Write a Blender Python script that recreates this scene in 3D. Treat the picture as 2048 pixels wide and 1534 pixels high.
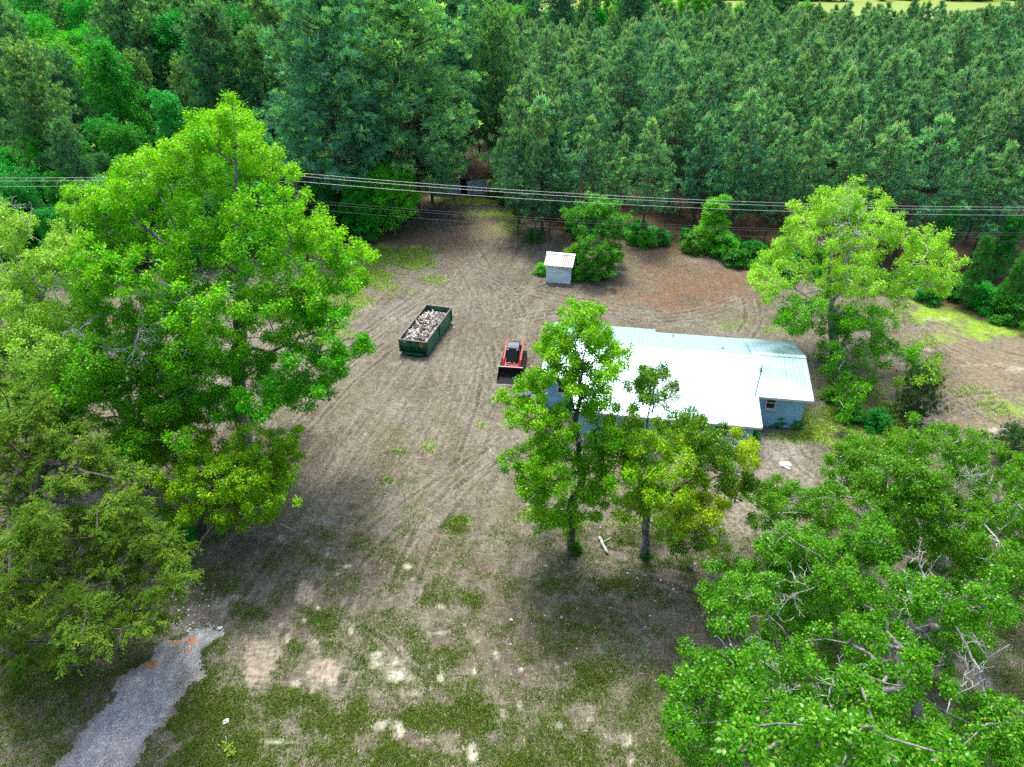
import bpy, math, random
import numpy as np
from mathutils import Vector, Matrix, Euler

for o in list(bpy.data.objects):
    bpy.data.objects.remove(o, do_unlink=True)
SC = bpy.context.scene
COL = SC.collection

# ------------------------------------------------------------------ camera, sky, sun, exposure
CAM_H, PITCH, FPX = 30.0, math.radians(33.0), 1365.0
cam_d = bpy.data.cameras.new("camera"); cam = bpy.data.objects.new("camera", cam_d); COL.objects.link(cam)
cam.location = (0, 0, CAM_H); cam.rotation_euler = (math.pi/2 - PITCH, 0, 0)
cam_d.sensor_width = 36.0; cam_d.lens = 24.0; cam_d.clip_end = 4000; cam_d.clip_start = 0.5
SC.camera = cam
SUN_EL, SUN_AZ = math.radians(65), math.radians(-8)      # azimuth from +Y towards +X
w = bpy.data.worlds.new("World"); SC.world = w; w.use_nodes = True
nt = w.node_tree; nt.nodes.clear()
sky = nt.nodes.new('ShaderNodeTexSky'); sky.sky_type = 'NISHITA'; sky.sun_disc = False
sky.sun_elevation = SUN_EL; sky.sun_rotation = SUN_AZ; sky.air_density = 1.0; sky.dust_density = 4.0; sky.ozone_density = 1.5
bg = nt.nodes.new('ShaderNodeBackground'); bg.inputs[1].default_value = 0.15
wo = nt.nodes.new('ShaderNodeOutputWorld')
nt.links.new(sky.outputs[0], bg.inputs[0]); nt.links.new(bg.outputs[0], wo.inputs[0])
sd = bpy.data.lights.new("sun", 'SUN'); sd.energy = 2.0; sd.angle = math.radians(15.0); sd.color = (1.0, 0.96, 0.88)
sun = bpy.data.objects.new("sun", sd); COL.objects.link(sun)
sv = Vector((math.sin(SUN_AZ)*math.cos(SUN_EL), math.cos(SUN_AZ)*math.cos(SUN_EL), math.sin(SUN_EL)))
sun.rotation_euler = sv.to_track_quat('Z', 'Y').to_euler(); sun.location = (0, 0, 60)
SC.view_settings.view_transform = 'Standard'; SC.view_settings.look = 'None'
SC.view_settings.exposure = 1.32; SC.view_settings.gamma = 1.0
SC.cycles.max_bounces = 6; SC.cycles.diffuse_bounces = 3; SC.cycles.glossy_bounces = 2
SC.cycles.transmission_bounces = 4; SC.cycles.transparent_max_bounces = 4
SC.cycles.use_denoising = False
SC.cycles.use_adaptive_sampling = True; SC.cycles.adaptive_threshold = 0.02

# ------------------------------------------------------------------ helpers
CP, SP = math.cos(PITCH), math.sin(PITCH)
def ray(px, py):
    u = (px-1024)/FPX; v = (767-py)/FPX
    return np.array([u, CP+v*SP, -SP+v*CP])
def G(px, py, z=0.0):
    d = ray(px, py); t = (CAM_H-z)/-d[2]
    return np.array([d[0]*t, d[1]*t, z])
def P(px, py, Y):
    d = ray(px, py); t = Y/d[1]
    return np.array([d[0]*t, Y, CAM_H+d[2]*t])
def topix(x, y, z=0.0):
    dz = z-CAM_H
    D = y*CP-dz*SP
    return 1024+FPX*x/D, 767-FPX*(y*SP+dz*CP)/D, D

def tag(o, label=None, cat=None, group=None, kind=None):
    if label: o['label'] = label
    if cat: o['category'] = cat
    if group: o['group'] = group
    if kind: o['kind'] = kind
    return o
def empty(name, loc, rz=0.0):
    o = bpy.data.objects.new(name, None); COL.objects.link(o)
    o.location = loc; o.rotation_euler = (0, 0, rz); o.empty_display_size = 0.3
    return o
def make_mesh(name, V, F, cols=None, smooth=False):
    V = np.asarray(V, np.float32).reshape(-1, 3); F = np.asarray(F, np.int32)
    me = bpy.data.meshes.new(name); k = F.shape[1]
    me.vertices.add(len(V)); me.vertices.foreach_set('co', V.ravel())
    me.loops.add(F.size); me.loops.foreach_set('vertex_index', F.ravel())
    me.polygons.add(len(F)); me.polygons.foreach_set('loop_start', np.arange(0, F.size, k, dtype=np.int32))
    if cols is not None:
        a = me.color_attributes.new('Col', 'FLOAT_COLOR', 'POINT')
        c = np.ones((len(V), 4), np.float32); c[:, :3] = cols
        a.data.foreach_set('color', c.ravel())
    if smooth: me.polygons.foreach_set('use_smooth', np.ones(len(F), bool))
    me.update(calc_edges=True)
    return me
def link(name, me, mat, parent=None, loc=None):
    o = bpy.data.objects.new(name, me); COL.objects.link(o)
    if mat is not None and len(me.materials) == 0: me.materials.append(mat)
    if parent is not None: o.parent = parent
    if loc is not None: o.location = loc
    return o
def copy_tree(o, parent=None):
    c = o.copy(); COL.objects.link(c); c.parent = parent
    for ch in o.children: copy_tree(ch, c)
    return c

class MB:
    """collects boxes, bars, tubes and panels; build() links them as one mesh"""
    def __init__(s): s.v = []; s.f = []; s.n = 0
    def add(s, V, F):
        s.v.extend([tuple(map(float, p)) for p in V]); s.f.extend([tuple(i+s.n for i in f) for f in F]); s.n += len(V)
    def box(s, c, size, rz=0.0, rx=0.0, ry=0.0, taper=1.0):
        hx, hy, hz = size[0]/2, size[1]/2, size[2]/2
        R = Euler((rx, ry, rz)).to_matrix()
        V = []
        for z in (-1, 1):
            t = taper if z > 0 else 1.0
            for x, y in ((-1, -1), (1, -1), (1, 1), (-1, 1)):
                V.append(Vector(c)+R@Vector((x*hx*t, y*hy*t, z*hz)))
        s.add(V, [(3, 2, 1, 0), (4, 5, 6, 7), (0, 1, 5, 4), (1, 2, 6, 5), (2, 3, 7, 6), (3, 0, 4, 7)])
    def prism(s, poly, axis, a, b):
        """poly: 2-D outline in the plane across axis, from a to b along it"""
        n = len(poly); V = []
        for t in (a, b):
            for p, q in poly:
                V.append({'x': (t, p, q), 'y': (p, t, q), 'z': (p, q, t)}[axis])
        F = [tuple(range(n-1, -1, -1)), tuple(range(n, 2*n))]+[(i, (i+1) % n, n+(i+1) % n, n+i) for i in range(n)]
        s.add(V, F)
    def tube(s, pts, r, n=8):
        pts = [Vector(p) for p in pts]; rs = r if isinstance(r, (list, tuple)) else [r]*len(pts)
        V = []; F = []
        for i, p in enumerate(pts):
            d = (pts[min(i+1, len(pts)-1)]-pts[max(i-1, 0)]).normalized()
            a = d.orthogonal().normalized() if abs(d.z) > .9 else d.cross(Vector((0, 0, 1))).normalized()
            b = d.cross(a)
            for k in range(n):
                t = 2*math.pi*k/n; V.append(p+a*math.cos(t)*rs[i]+b*math.sin(t)*rs[i])
        for i in range(len(pts)-1):
            for k in range(n): F.append((i*n+k, i*n+(k+1) % n, (i+1)*n+(k+1) % n, (i+1)*n+k))
        F.append(tuple(range(n-1, -1, -1))); m = (len(pts)-1)*n; F.append(tuple(range(m, m+n)))
        s.add(V, F)
    def build(s, name, mat, parent=None, bevel=0.0, smooth=False):
        me = bpy.data.meshes.new(name); me.from_pydata(s.v, [], s.f); me.update()
        import bmesh
        b = bmesh.new(); b.from_mesh(me); bmesh.ops.recalc_face_normals(b, faces=b.faces)
        if bevel > 0:
            bmesh.ops.bevel(b, geom=list(b.edges), offset=bevel, segments=2, affect='EDGES', clamp_overlap=True)
        b.to_mesh(me); b.free()
        if smooth:
            for p in me.polygons: p.use_smooth = True
        return link(name, me, mat, parent)

# value noise for building the terrain and crowns
def _h(ix, iy, seed):
    h = (ix.astype(np.int64)*374761393+iy.astype(np.int64)*668265263+seed*1442695041) & 0x7fffffff
    h = ((h ^ (h >> 13))*1274126177) & 0x7fffffff
    return ((h ^ (h >> 16)) & 0xffff)/65535.0
def vnoise(x, y, seed=0):
    ix = np.floor(x); iy = np.floor(y); fx = x-ix; fy = y-iy
    fx = fx*fx*(3-2*fx); fy = fy*fy*(3-2*fy)
    a = _h(ix, iy, seed); b = _h(ix+1, iy, seed); c = _h(ix, iy+1, seed); d = _h(ix+1, iy+1, seed)
    return (a*(1-fx)+b*fx)*(1-fy)+(c*(1-fx)+d*fx)*fy
def fbm(x, y, s=1.0, o=4, seed=0, g=.55):
    t = 0; a = 1; n = 0
    for i in range(o):
        t = t+a*vnoise(x*s+i*17.3, y*s-i*9.1, seed+i); n += a; a *= g; s *= 2.03
    return t/n
def sstep(a, b, x):
    t = np.clip((x-a)/(b-a), 0, 1); return t*t*(3-2*t)

# ------------------------------------------------------------------ materials
def new_mat(name):
    m = bpy.data.materials.new(name); m.use_nodes = True; n = m.node_tree; n.nodes.clear()
    out = n.nodes.new('ShaderNodeOutputMaterial'); return m, n, out
def N(nt, t, **kw):
    n = nt.nodes.new(t)
    for k, v in kw.items():
        if isinstance(k, str) and k.startswith('i_'):
            key = k[2:]; key = int(key) if key.isdigit() else key.replace('_', ' ')
            n.inputs[key].default_value = v
        else: setattr(n, k, v)
    return n
def ramp(nt, stops):
    r = nt.nodes.new('ShaderNodeValToRGB'); e = r.color_ramp.elements
    while len(e) < len(stops): e.new(0.5)
    for i, (p, c) in enumerate(stops):
        e[i].position = p; e[i].color = (*c, 1) if len(c) == 3 else c
    return r
def paint(name, col, rough=.5, metal=0.0, var=.12, scale=3.0, bump=.0, dirt=None, spec=.5):
    """a painted or plain surface with uneven tone, optional dirt patches and bump"""
    m, n, out = new_mat(name); L = n.links.new
    tc = N(n, 'ShaderNodeTexCoord'); no = N(n, 'ShaderNodeTexNoise', i_Scale=scale, i_Detail=6.0, i_Roughness=.65)
    L(tc.outputs['Object'], no.inputs['Vector'])
    lo = tuple(c*(1-var) for c in col); hi = tuple(min(1, c*(1+var)) for c in col)
    st = [(0.3, lo), (0.7, hi)]
    r = ramp(n, st); L(no.outputs[0], r.inputs[0]); last = r.outputs[0]
    if dirt:
        n2 = N(n, 'ShaderNodeTexNoise', i_Scale=scale*.6, i_Detail=8.0, i_Roughness=.75); L(tc.outputs['Object'], n2.inputs['Vector'])
        r2 = ramp(n, [(0.52, (0, 0, 0)), (0.68, (.8, .8, .8))]); L(n2.outputs[0], r2.inputs[0])
        mx = N(n, 'ShaderNodeMixRGB'); L(r2.outputs[0], mx.inputs[0]); L(last, mx.inputs[1]); mx.inputs[2].default_value = (*dirt, 1); last = mx.outputs[0]
    b = N(n, 'ShaderNodeBsdfPrincipled', i_Roughness=rough, i_Metallic=metal); b.inputs['Specular IOR Level'].default_value = spec
    L(last, b.inputs['Base Color'])
    if bump:
        bp = N(n, 'ShaderNodeBump', i_Strength=bump, i_Distance=.02); L(no.outputs[0], bp.inputs['Height']); L(bp.outputs[0], b.inputs['Normal'])
    L(b.outputs[0], out.inputs[0]); return m
def leaf_mat(name, trans=.35, gloss=.06, rough=.5, huev=.03):
    """foliage: colour from the leaves' own tint, part of the light passes through"""
    m, n, out = new_mat(name); L = n.links.new
    at = N(n, 'ShaderNodeAttribute', attribute_name='Col'); oi = N(n, 'ShaderNodeObjectInfo')
    mu = N(n, 'ShaderNodeMixRGB', blend_type='MULTIPLY', i_0=1.0); L(at.outputs[0], mu.inputs[1]); L(oi.outputs['Color'], mu.inputs[2])
    mr = N(n, 'ShaderNodeMapRange'); mr.inputs[3].default_value = .5-huev; mr.inputs[4].default_value = .5+huev; L(oi.outputs['Random'], mr.inputs[0])
    hs = N(n, 'ShaderNodeHueSaturation'); L(mr.outputs[0], hs.inputs[0]); L(mu.outputs[0], hs.inputs[4])
    d = N(n, 'ShaderNodeBsdfDiffuse'); t = N(n, 'ShaderNodeBsdfTranslucent'); g = N(n, 'ShaderNodeBsdfGlossy', i_Roughness=rough)
    g.inputs[0].default_value = (.8, .9, .8, 1)
    L(hs.outputs[0], d.inputs[0])
    ty = N(n, 'ShaderNodeMixRGB', blend_type='MULTIPLY', i_0=1.0); ty.inputs[2].default_value = (1.02, 1.2, .45, 1); L(hs.outputs[0], ty.inputs[1]); L(ty.outputs[0], t.inputs[0])
    m1 = N(n, 'ShaderNodeMixShader', i_0=trans); L(d.outputs[0], m1.inputs[1]); L(t.outputs[0], m1.inputs[2])
    m2 = N(n, 'ShaderNodeMixShader', i_0=gloss); L(m1.outputs[0], m2.inputs[1]); L(g.outputs[0], m2.inputs[2])
    L(m2.outputs[0], out.inputs[0]); return m
def bark_mat(name, a, b, scale=6.0, lo=.4, hi=.6):
    m, n, out = new_mat(name); L = n.links.new
    tc = N(n, 'ShaderNodeTexCoord'); mp = N(n, 'ShaderNodeMapping'); mp.inputs[3].default_value = (1, 1, .35)
    L(tc.outputs['Object'], mp.inputs[0])
    no = N(n, 'ShaderNodeTexNoise', i_Scale=scale, i_Detail=7.0, i_Roughness=.7); L(mp.outputs[0], no.inputs['Vector'])
    r = ramp(n, [(lo, a), (hi, b)]); L(no.outputs[0], r.inputs[0])
    bs = N(n, 'ShaderNodeBsdfPrincipled', i_Roughness=.9); L(r.outputs[0], bs.inputs['Base Color'])
    bp = N(n, 'ShaderNodeBump', i_Strength=.8, i_Distance=.05); L(no.outputs[0], bp.inputs['Height']); L(bp.outputs[0], bs.inputs['Normal'])
    L(bs.outputs[0], out.inputs[0]); return m
M = {}
M['leaf'] = leaf_mat('leaf', .42, .014, .3)
M['needle'] = leaf_mat('needle', .22, .008, .4, .02)
M['bark_pale'] = bark_mat('bark_pale', (.10, .095, .085), (.42, .43, .40))
M['bark_grey'] = bark_mat('bark_grey', (.05, .045, .04), (.26, .26, .24))
M['bark_dark'] = bark_mat('bark_dark', (.025, .02, .017), (.10, .085, .07))
M['bark_pine'] = bark_mat('bark_pine', (.05, .035, .028), (.16, .12, .10), 4)
M['bark_dead'] = bark_mat('bark_dead', (.30, .29, .27), (.55, .56, .52))

# ------------------------------------------------------------------ ground: one sheet to the horizon
def axis_coords(a, b, step, far_lo, far_hi, grow=1.12):
    mid = list(np.arange(a, b, step)); lo = []; s = step; p = a
    while p > far_lo: s *= grow; p -= s; lo.append(p)
    hi = []; s = step; p = mid[-1]
    while p < far_hi: s *= grow; p += s; hi.append(p)
    return np.array(lo[::-1]+mid+hi)
gx = axis_coords(-30, 38, .115, -1600, 1600, 1.035); gy = axis_coords(14.5, 72, .115, -120, 2600, 1.03)
X, Y = np.meshgrid(gx, gy)
def height(x, y):
    near = np.exp(-((x/60.)**2+((y-45)/60.)**2))
    return (fbm(x, y, .12, 3, 5)-.5)*.30*near+(fbm(x, y, .9, 3, 9)-.5)*.07*near
def seg_dist(x, y, pts):
    """distance to a polyline and the running length at the closest point"""
    best = np.full(x.shape, 1e9); run = np.zeros(x.shape); acc = 0.0
    for (ax, ay), (bx, by) in zip(pts[:-1], pts[1:]):
        dx, dy = bx-ax, by-ay; L = math.hypot(dx, dy)+1e-9
        t = np.clip(((x-ax)*dx+(y-ay)*dy)/L**2, 0, 1)
        d = np.hypot(x-ax-t*dx, y-ay-t*dy); m = d < best
        best = np.where(m, d, best); run = np.where(m, acc+t*L, run); acc += L
    return best, run
def smooth_line(pts, k=3):
    pts = [np.array(p, float) for p in pts]
    for _ in range(k):
        q = [pts[0]]
        for a, b in zip(pts[:-1], pts[1:]): q += [a*.75+b*.25, a*.25+b*.75]
        pts = q+[pts[-1]]
    return pts
Z = height(X, Y)
Yc = np.maximum(Y, -12.0)
PX, PY, _D = topix(X, Yc)
# warped picture-plane coordinates give the patches ragged outlines
wv = fbm(X, Y, .9, 4, 31)-.5; wu = fbm(X, Y, .9, 4, 47)-.5
fine = fbm(X, Y, 3.2, 4, 77)
def blobs(lst, wob=1.0, soft=.55):
    m = np.zeros(X.shape)
    for px, py, rx, ry, s in lst:
        g = G(px, py); D = topix(g[0], g[1])[2]; R = max(rx, ry*2.2)/FPX*D*3+1.5
        i0, i1 = np.searchsorted(gy, [g[1]-R*1.5, g[1]+R*1.5]); j0, j1 = np.searchsorted(gx, [g[0]-R, g[0]+R])
        sl = (slice(i0, i1), slice(j0, j1))
        d = np.hypot((PX[sl]-px)/rx, (PY[sl]-py)/ry)+wu[sl]*1.7*wob+wv[sl]*.8*wob+(fine[sl]-.5)*1.3
        m[sl] = np.maximum(m[sl], s*(1-sstep(soft, 1.2, d)))
    return m
def lerp(c, col, m): return c*(1-m[..., None])+np.array(col)*m[..., None]
n1 = fbm(X, Y, .10, 4, 3); n2 = fbm(X, Y, .35, 5, 13); n3 = fbm(X, Y, 1.3, 4, 23)
C = np.zeros(X.shape+(3,))+np.array([.190, .170, .142])
C = lerp(C, (.155, .125, .100), sstep(.45, .7, n2))                      # darker litter
C = lerp(C, (.25, .215, .185), sstep(.5, .75, n3)*.55)                   # pale shredded straw
C = lerp(C, (.135, .112, .088), sstep(.52, .7, 1-n3)*.5)
fa = math.radians(-14); FX = X*math.cos(fa)+Y*math.sin(fa); FY = -X*math.sin(fa)+Y*math.cos(fa)
st1 = fbm(FX*1.5, FY*.16, 1.0, 4, 201); st2 = fbm(FX*3.4, FY*.3, 1.0, 3, 211); yard = sstep(1480, 1250, PY)*sstep(1250, 1050, PX+.0*PY)
C = lerp(C, (.30, .265, .235), sstep(.52, .72, st1)*.42*yard); C = lerp(C, (.105, .088, .068), sstep(.55, .75, 1-st2)*.55*yard)
C = lerp(C, (.135, .135, .075), sstep(.50, .72, fbm(X, Y, .8, 4, 221))*.5*sstep(640, 900, PY))
# brownish clearing behind the house, straw field on the right
C = lerp(C, (.185, .118, .078), blobs([(1390, 570, 170, 60, .85), (1250, 600, 130, 30, .5), (1350, 500, 130, 30, .8), (900, 480, 120, 40, .35), (1170, 470, 60, 30, .9), (800, 480, 90, 25, .8), (720, 500, 80, 20, .7)]))
C = lerp(C, (.21, .105, .062), blobs([(1370, 590, 80, 22, .55), (1330, 610, 40, 12, .6), (900, 500, 25, 40, .7), (930, 465, 12, 45, .5), (1470, 560, 50, 16, .4), (920, 520, 10, 14, .8)]))
C = lerp(C, (.27, .205, .145), blobs([(980, 455, 60, 32, .8), (1000, 425, 50, 12, .5), (1950, 760, 140, 90, .75), (1900, 700, 120, 60, .6), (2030, 700, 60, 60, .6), (1980, 850, 80, 40, .7)]))
C = lerp(C, (.10, .085, .075), blobs([(1380, 600, 32, 10, .7), (1340, 640, 25, 8, .6), (1040, 560, 90, 25, .45), (960, 690, 60, 40, .2), (1150, 1110, 90, 14, .35), (1520, 620, 20, 8, .4)]))
C = lerp(C, (.33, .29, .27), blobs([(1560, 890, 48, 34, .9), (1520, 940, 40, 30, .5), (1640, 820, 14, 22, .9), (1660, 845, 16, 14, .8), (1600, 960, 60, 30, .5), (1470, 990, 80, 40, .6), (1520, 1040, 70, 40, .6), (790, 630, 50, 16, .5), (720, 615, 40, 14, .7), (660, 640, 40, 20, .5), (1740, 1170, 60, 40, .7), (1960, 1320, 60, 50, .8), (1890, 1260, 50, 40, .6), (1800, 1220, 60, 40, .5)]))
# open-ground moss: more of it towards the road
mossn = fbm(X, Y, .55, 5, 61)
moss = sstep(.52, .70, mossn+.14*sstep(950, 1500, PY)-.07)*sstep(690, 1200, PY)
C = lerp(C, (.105, .118, .045), np.clip(moss*.62, 0, 1))
moss2 = sstep(.52, .62, fbm(X, Y, 1.1, 4, 67)+.12*sstep(1000, 1500, PY)-.04)*sstep(800, 1250, PY)
C = lerp(C, (.085, .115, .028), moss2*.4)
# sparse green through the yard
grassy = blobs([(790, 515, 100, 22, .95), (740, 560, 70, 26, .9), (700, 600, 45, 30, .8), (870, 560, 30, 10, .7), (650, 660, 60, 50, .55), (620, 600, 60, 30, .8),
    (1000, 428, 60, 10, .8), (1020, 450, 30, 18, .6), (960, 400, 90, 9, .9), (880, 395, 40, 7, .6), (840, 535, 30, 9, .7), 
    (1900, 625, 140, 26, .95), (1980, 655, 90, 22, .95), (1860, 680, 50, 14, .6), (2010, 815, 55, 22, .7), (1930, 780, 60, 12, .35), (1880, 740, 40, 10, .4),
    (1650, 850, 50, 40, .9), (1700, 800, 60, 50, .95), (1760, 860, 80, 50, 1), (1600, 870, 60, 16, 1), (1680, 890, 50, 20, .7), (1460, 650, 40, 10, .4), (1560, 660, 40, 8, .5),
    (60, 1400, 160, 80, .95), (190, 1360, 110, 40, .7), (60, 1480, 90, 60, .5), (260, 1340, 50, 30, .5),
    (430, 1430, 110, 60, .95), (560, 1400, 80, 30, .8), (480, 1500, 120, 50, .95), (680, 1440, 90, 40, .8), (620, 1500, 120, 40, .9), (800, 1510, 90, 26, .8), (350, 1360, 40, 40, .7),
    (930, 1420, 60, 50, .85), (860, 1430, 50, 30, .8), (1080, 1450, 60, 40, .7), (1180, 1500, 80, 30, .6), (1060, 1520, 70, 24, .75), (1200, 1340, 40, 22, .8), (1180, 1390, 40, 20, .6), (900, 1310, 40, 26, .7), (840, 1300, 26, 30, .5),
    (1150, 1250, 40, 14, .6), (1240, 1400, 30, 16, .6), (1180, 1170, 110, 14, .6), (1380, 1130, 90, 12, .8), (1260, 1060, 60, 26, .8), (1150, 1060, 50, 26, .6), (1080, 1030, 50, 20, .5), (1420, 1100, 50, 30, .8),
    (640, 1240, 40, 30, .75), (590, 1290, 30, 20, .6), (690, 1290, 40, 26, .6), (520, 1220, 26, 16, .6), (430, 1290, 30, 24, .7), (470, 1390, 40, 20, .8), (910, 1050, 26, 18, .7), (940, 1200, 30, 14, .6), (880, 1200, 50, 18, .5),
    (800, 900, 20, 10, .5), (770, 960, 18, 14, .5), (860, 890, 20, 14, .5), (960, 850, 16, 10, .6), (1170, 680, 60, 12, .4), (450, 1160, 50, 30, .45), (1530, 1130, 60, 20, .5)])
gbreak = .30+.70*sstep(.40, .60, fbm(X, Y, 1.7, 4, 131)*.6+fbm(X, Y, .5, 3, 137)*.4)
gbreak = np.where(PY > 1050, gbreak, .5+.5*gbreak); grassy = grassy*gbreak
gcol = np.where(PY[..., None] > 1050, np.array([.095, .130, .020]), np.array([.25, .42, .030]))
gvar = (.7+.6*fine)[..., None]
C = C*(1-grassy[..., None])+gcol*gvar*grassy[..., None]
# pale sand scrapes
sand = blobs([(515, 1330, 34, 44, 1), (540, 1300, 26, 24, .9), (612, 1180, 17, 22, .9), (625, 1350, 10, 30, .9), (655, 1345, 20, 22, 1), (640, 1325, 26, 12, .7), (575, 1278, 8, 10, .9)], .8, .7)
C = lerp(C, (.50, .40, .345), sand*.9)
wsand = blobs([(592, 1366, 12, 10, 1), (780, 1325, 50, 18, .8), (800, 1350, 34, 22, .9), (825, 1380, 36, 12, .9), (757, 1310, 20, 10, .7), (883, 1355, 9, 15, 1), (878, 1266, 26, 7, 1), (930, 1248, 10, 6, 1), (955, 1280, 6, 7, 1), (993, 1308, 10, 16, .8), (1043, 1337, 9, 7, 1), (1065, 1334, 5, 9, .8), (1116, 1331, 6, 6, 1), (1130, 1327, 12, 4, .7),
    (945, 1500, 13, 26, 1), (893, 1505, 8, 24, .6), (850, 1480, 26, 8, .45), (915, 1500, 20, 8, .5), (1250, 1480, 14, 16, .9), (1262, 1520, 12, 16, .7), (762, 1450, 26, 11, .6), (800, 1462, 12, 20, .8), (655, 1482, 9, 14, .8), (560, 1483, 26, 5, .8), (580, 1252, 7, 4, .8), (636, 1216, 6, 5, 1), (610, 1240, 6, 6, .9), (562, 1250, 6, 6, .9), (638, 1248, 4, 4, .8), (702, 1262, 5, 14, .8),
    (630, 1282, 6, 7, 1), (815, 1133, 9, 6, 1), (826, 1158, 7, 5, .8), (690, 1132, 16, 5, .9), (683, 1148, 14, 6, .9), (655, 1106, 9, 7, .9), (612, 1083, 5, 3, 1), (562, 1076, 7, 5, .9), (1040, 1410, 10, 16, .8), (1005, 1430, 16, 14, .6), (1058, 1424, 8, 4, .9), (1178, 1440, 8, 6, .8), (1110, 1450, 18, 8, .5), (885, 1212, 20, 8, .6), (975, 1335, 8, 8, .6), (950, 1340, 5, 8, .8), (720, 1345, 12, 4, .7), (728, 1339, 3, 3, 1),
    (1570, 930, 8, 4, .5), (1990, 860, 30, 9, .5), (2040, 740, 30, 6, .4), (1850, 700, 30, 5, .4), (1950, 730, 40, 5, .4), (1870, 640, 30, 4, .4)], .9, .35)
wsand = wsand*sstep(.30, .55, fine*.6+.4*fbm(X, Y, 2.1, 3, 151))
C = lerp(C, (.62, .57, .51), wsand*.95)
# gravel drive remnants and clay
grv = blobs([(440, 1205, 26, 12, .7), (470, 1195, 24, 8, .7), (455, 1225, 14, 22, .5), (430, 1256, 26, 9, .8), (390, 1260, 30, 12, .6), (350, 1250, 20, 12, .4), (410, 1290, 20, 12, .6), (640, 1040, 26, 9, .35), (520, 1060, 30, 20, .3), (1250, 1300, 50, 26, .35)], .6)
C = lerp(C, (.36, .37, .38), grv)
clay = blobs([(349, 1285, 13, 7, 1), (386, 1283, 12, 9, 1), (377, 1301, 7, 6, 1), (384, 1257, 9, 6, .8), (303, 1330, 16, 12, 1)], .6)
# forest floor under the trees and the field beyond
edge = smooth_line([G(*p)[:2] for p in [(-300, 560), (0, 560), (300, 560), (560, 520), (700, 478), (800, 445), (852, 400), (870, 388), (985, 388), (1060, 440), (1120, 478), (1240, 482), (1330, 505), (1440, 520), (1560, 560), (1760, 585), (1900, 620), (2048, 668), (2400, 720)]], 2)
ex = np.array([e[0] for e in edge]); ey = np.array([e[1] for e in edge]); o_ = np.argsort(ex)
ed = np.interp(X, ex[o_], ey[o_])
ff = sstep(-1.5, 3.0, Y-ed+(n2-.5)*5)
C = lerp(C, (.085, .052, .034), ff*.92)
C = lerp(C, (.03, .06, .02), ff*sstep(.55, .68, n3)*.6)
fld = sstep(232, 240, Y-.05*np.abs(X)+6*n1)*(1-ff*0)
C = lerp(C, (.26, .36, .085), fld)
C = lerp(C, (.42, .44, .10), fld*sstep(.45, .6, fbm(X, Y, .012, 3, 91)))
# tyre and track marks: pairs of lines pressed into the soil
rng = np.random.default_rng(5)
tr = []
main = [(470, 1330), (560, 1200), (680, 1030), (770, 880), (860, 770), (930, 690), (960, 620), (950, 560), (915, 500), (880, 440), (865, 400)]
for k in range(9):
    j = rng.normal(0, 1, 2); sx = (k-4)*16
    tr.append(([(p[0]+sx*(.5+.9*i/10)*(1 if i < 7 else .35)+j[0]*8, p[1]+j[1]*10) for i, p in enumerate(main)], .17, .5))
for pts in [[(1000, 740), (985, 690), (960, 640), (930, 590), (905, 540)], [(1035, 690), (1040, 640), (1020, 590), (960, 550), (900, 520)], [(880, 600), (930, 640), (1000, 650), (1080, 630), (1180, 620), (1300, 625)],
    [(800, 560), (870, 570), (940, 610), (1000, 670), (1010, 760)], [(1200, 640), (1120, 630), (1040, 650), (980, 700), (960, 780)], [(1320, 630), (1200, 610), (1080, 590), (980, 560), (900, 510)],
    [(690, 700), (760, 650), (830, 600), (890, 560), (930, 520)], [(650, 760), (730, 680), (800, 630), (880, 590)], [(600, 860), (690, 760), (780, 690)], [(930, 600), (910, 700), (890, 800), (840, 900)],
    [(970, 600), (955, 700), (940, 800), (900, 900)], [(950, 595), (930, 690), (915, 780)], [(905, 520), (890, 470), (870, 420), (850, 395)], [(925, 515), (905, 470), (880, 420), (862, 395)], [(1000, 900), (900, 960), (780, 1040), (660, 1160)],
    [(1020, 880), (930, 960), (850, 1060), (800, 1200)], [(480, 1380), (520, 1290), (590, 1190), (640, 1130), (700, 1100)], [(560, 1250), (600, 1340)], [(640, 1400), (680, 1290), (740, 1180)], [(700, 1270), (760, 1310), (830, 1390)],
    [(1340, 950), (1430, 990), (1520, 1080)], [(1400, 1010), (1500, 1030), (1600, 1070)], [(1430, 960), (1540, 1000), (1640, 1020)], [(1200, 1110), (1320, 1140), (1480, 1200)], [(1240, 1105), (1380, 1120), (1500, 1160)],
    [(1540, 880), (1560, 920), (1600, 960)], [(1560, 872), (1590, 915), (1640, 950)], [(1850, 640), (1930, 690), (2048, 720)], [(1800, 640), (1900, 710), (2048, 760)], [(1900, 780), (1980, 830), (2048, 860)], [(1500, 600), (1510, 640), (1490, 670)],
    [(1850, 840), (1920, 800), (2048, 790)], [(1220, 620), (1300, 640), (1400, 630), (1480, 600)], [(760, 520), (800, 545), (850, 545), (880, 520)], [(900, 660), (980, 640), (1080, 660)], [(1090, 560), (1020, 590), (960, 650), (900, 760)]]:
    tr.append((pts, .16, .85))
rut = np.zeros(X.shape); pale = np.zeros(X.shape)
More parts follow.
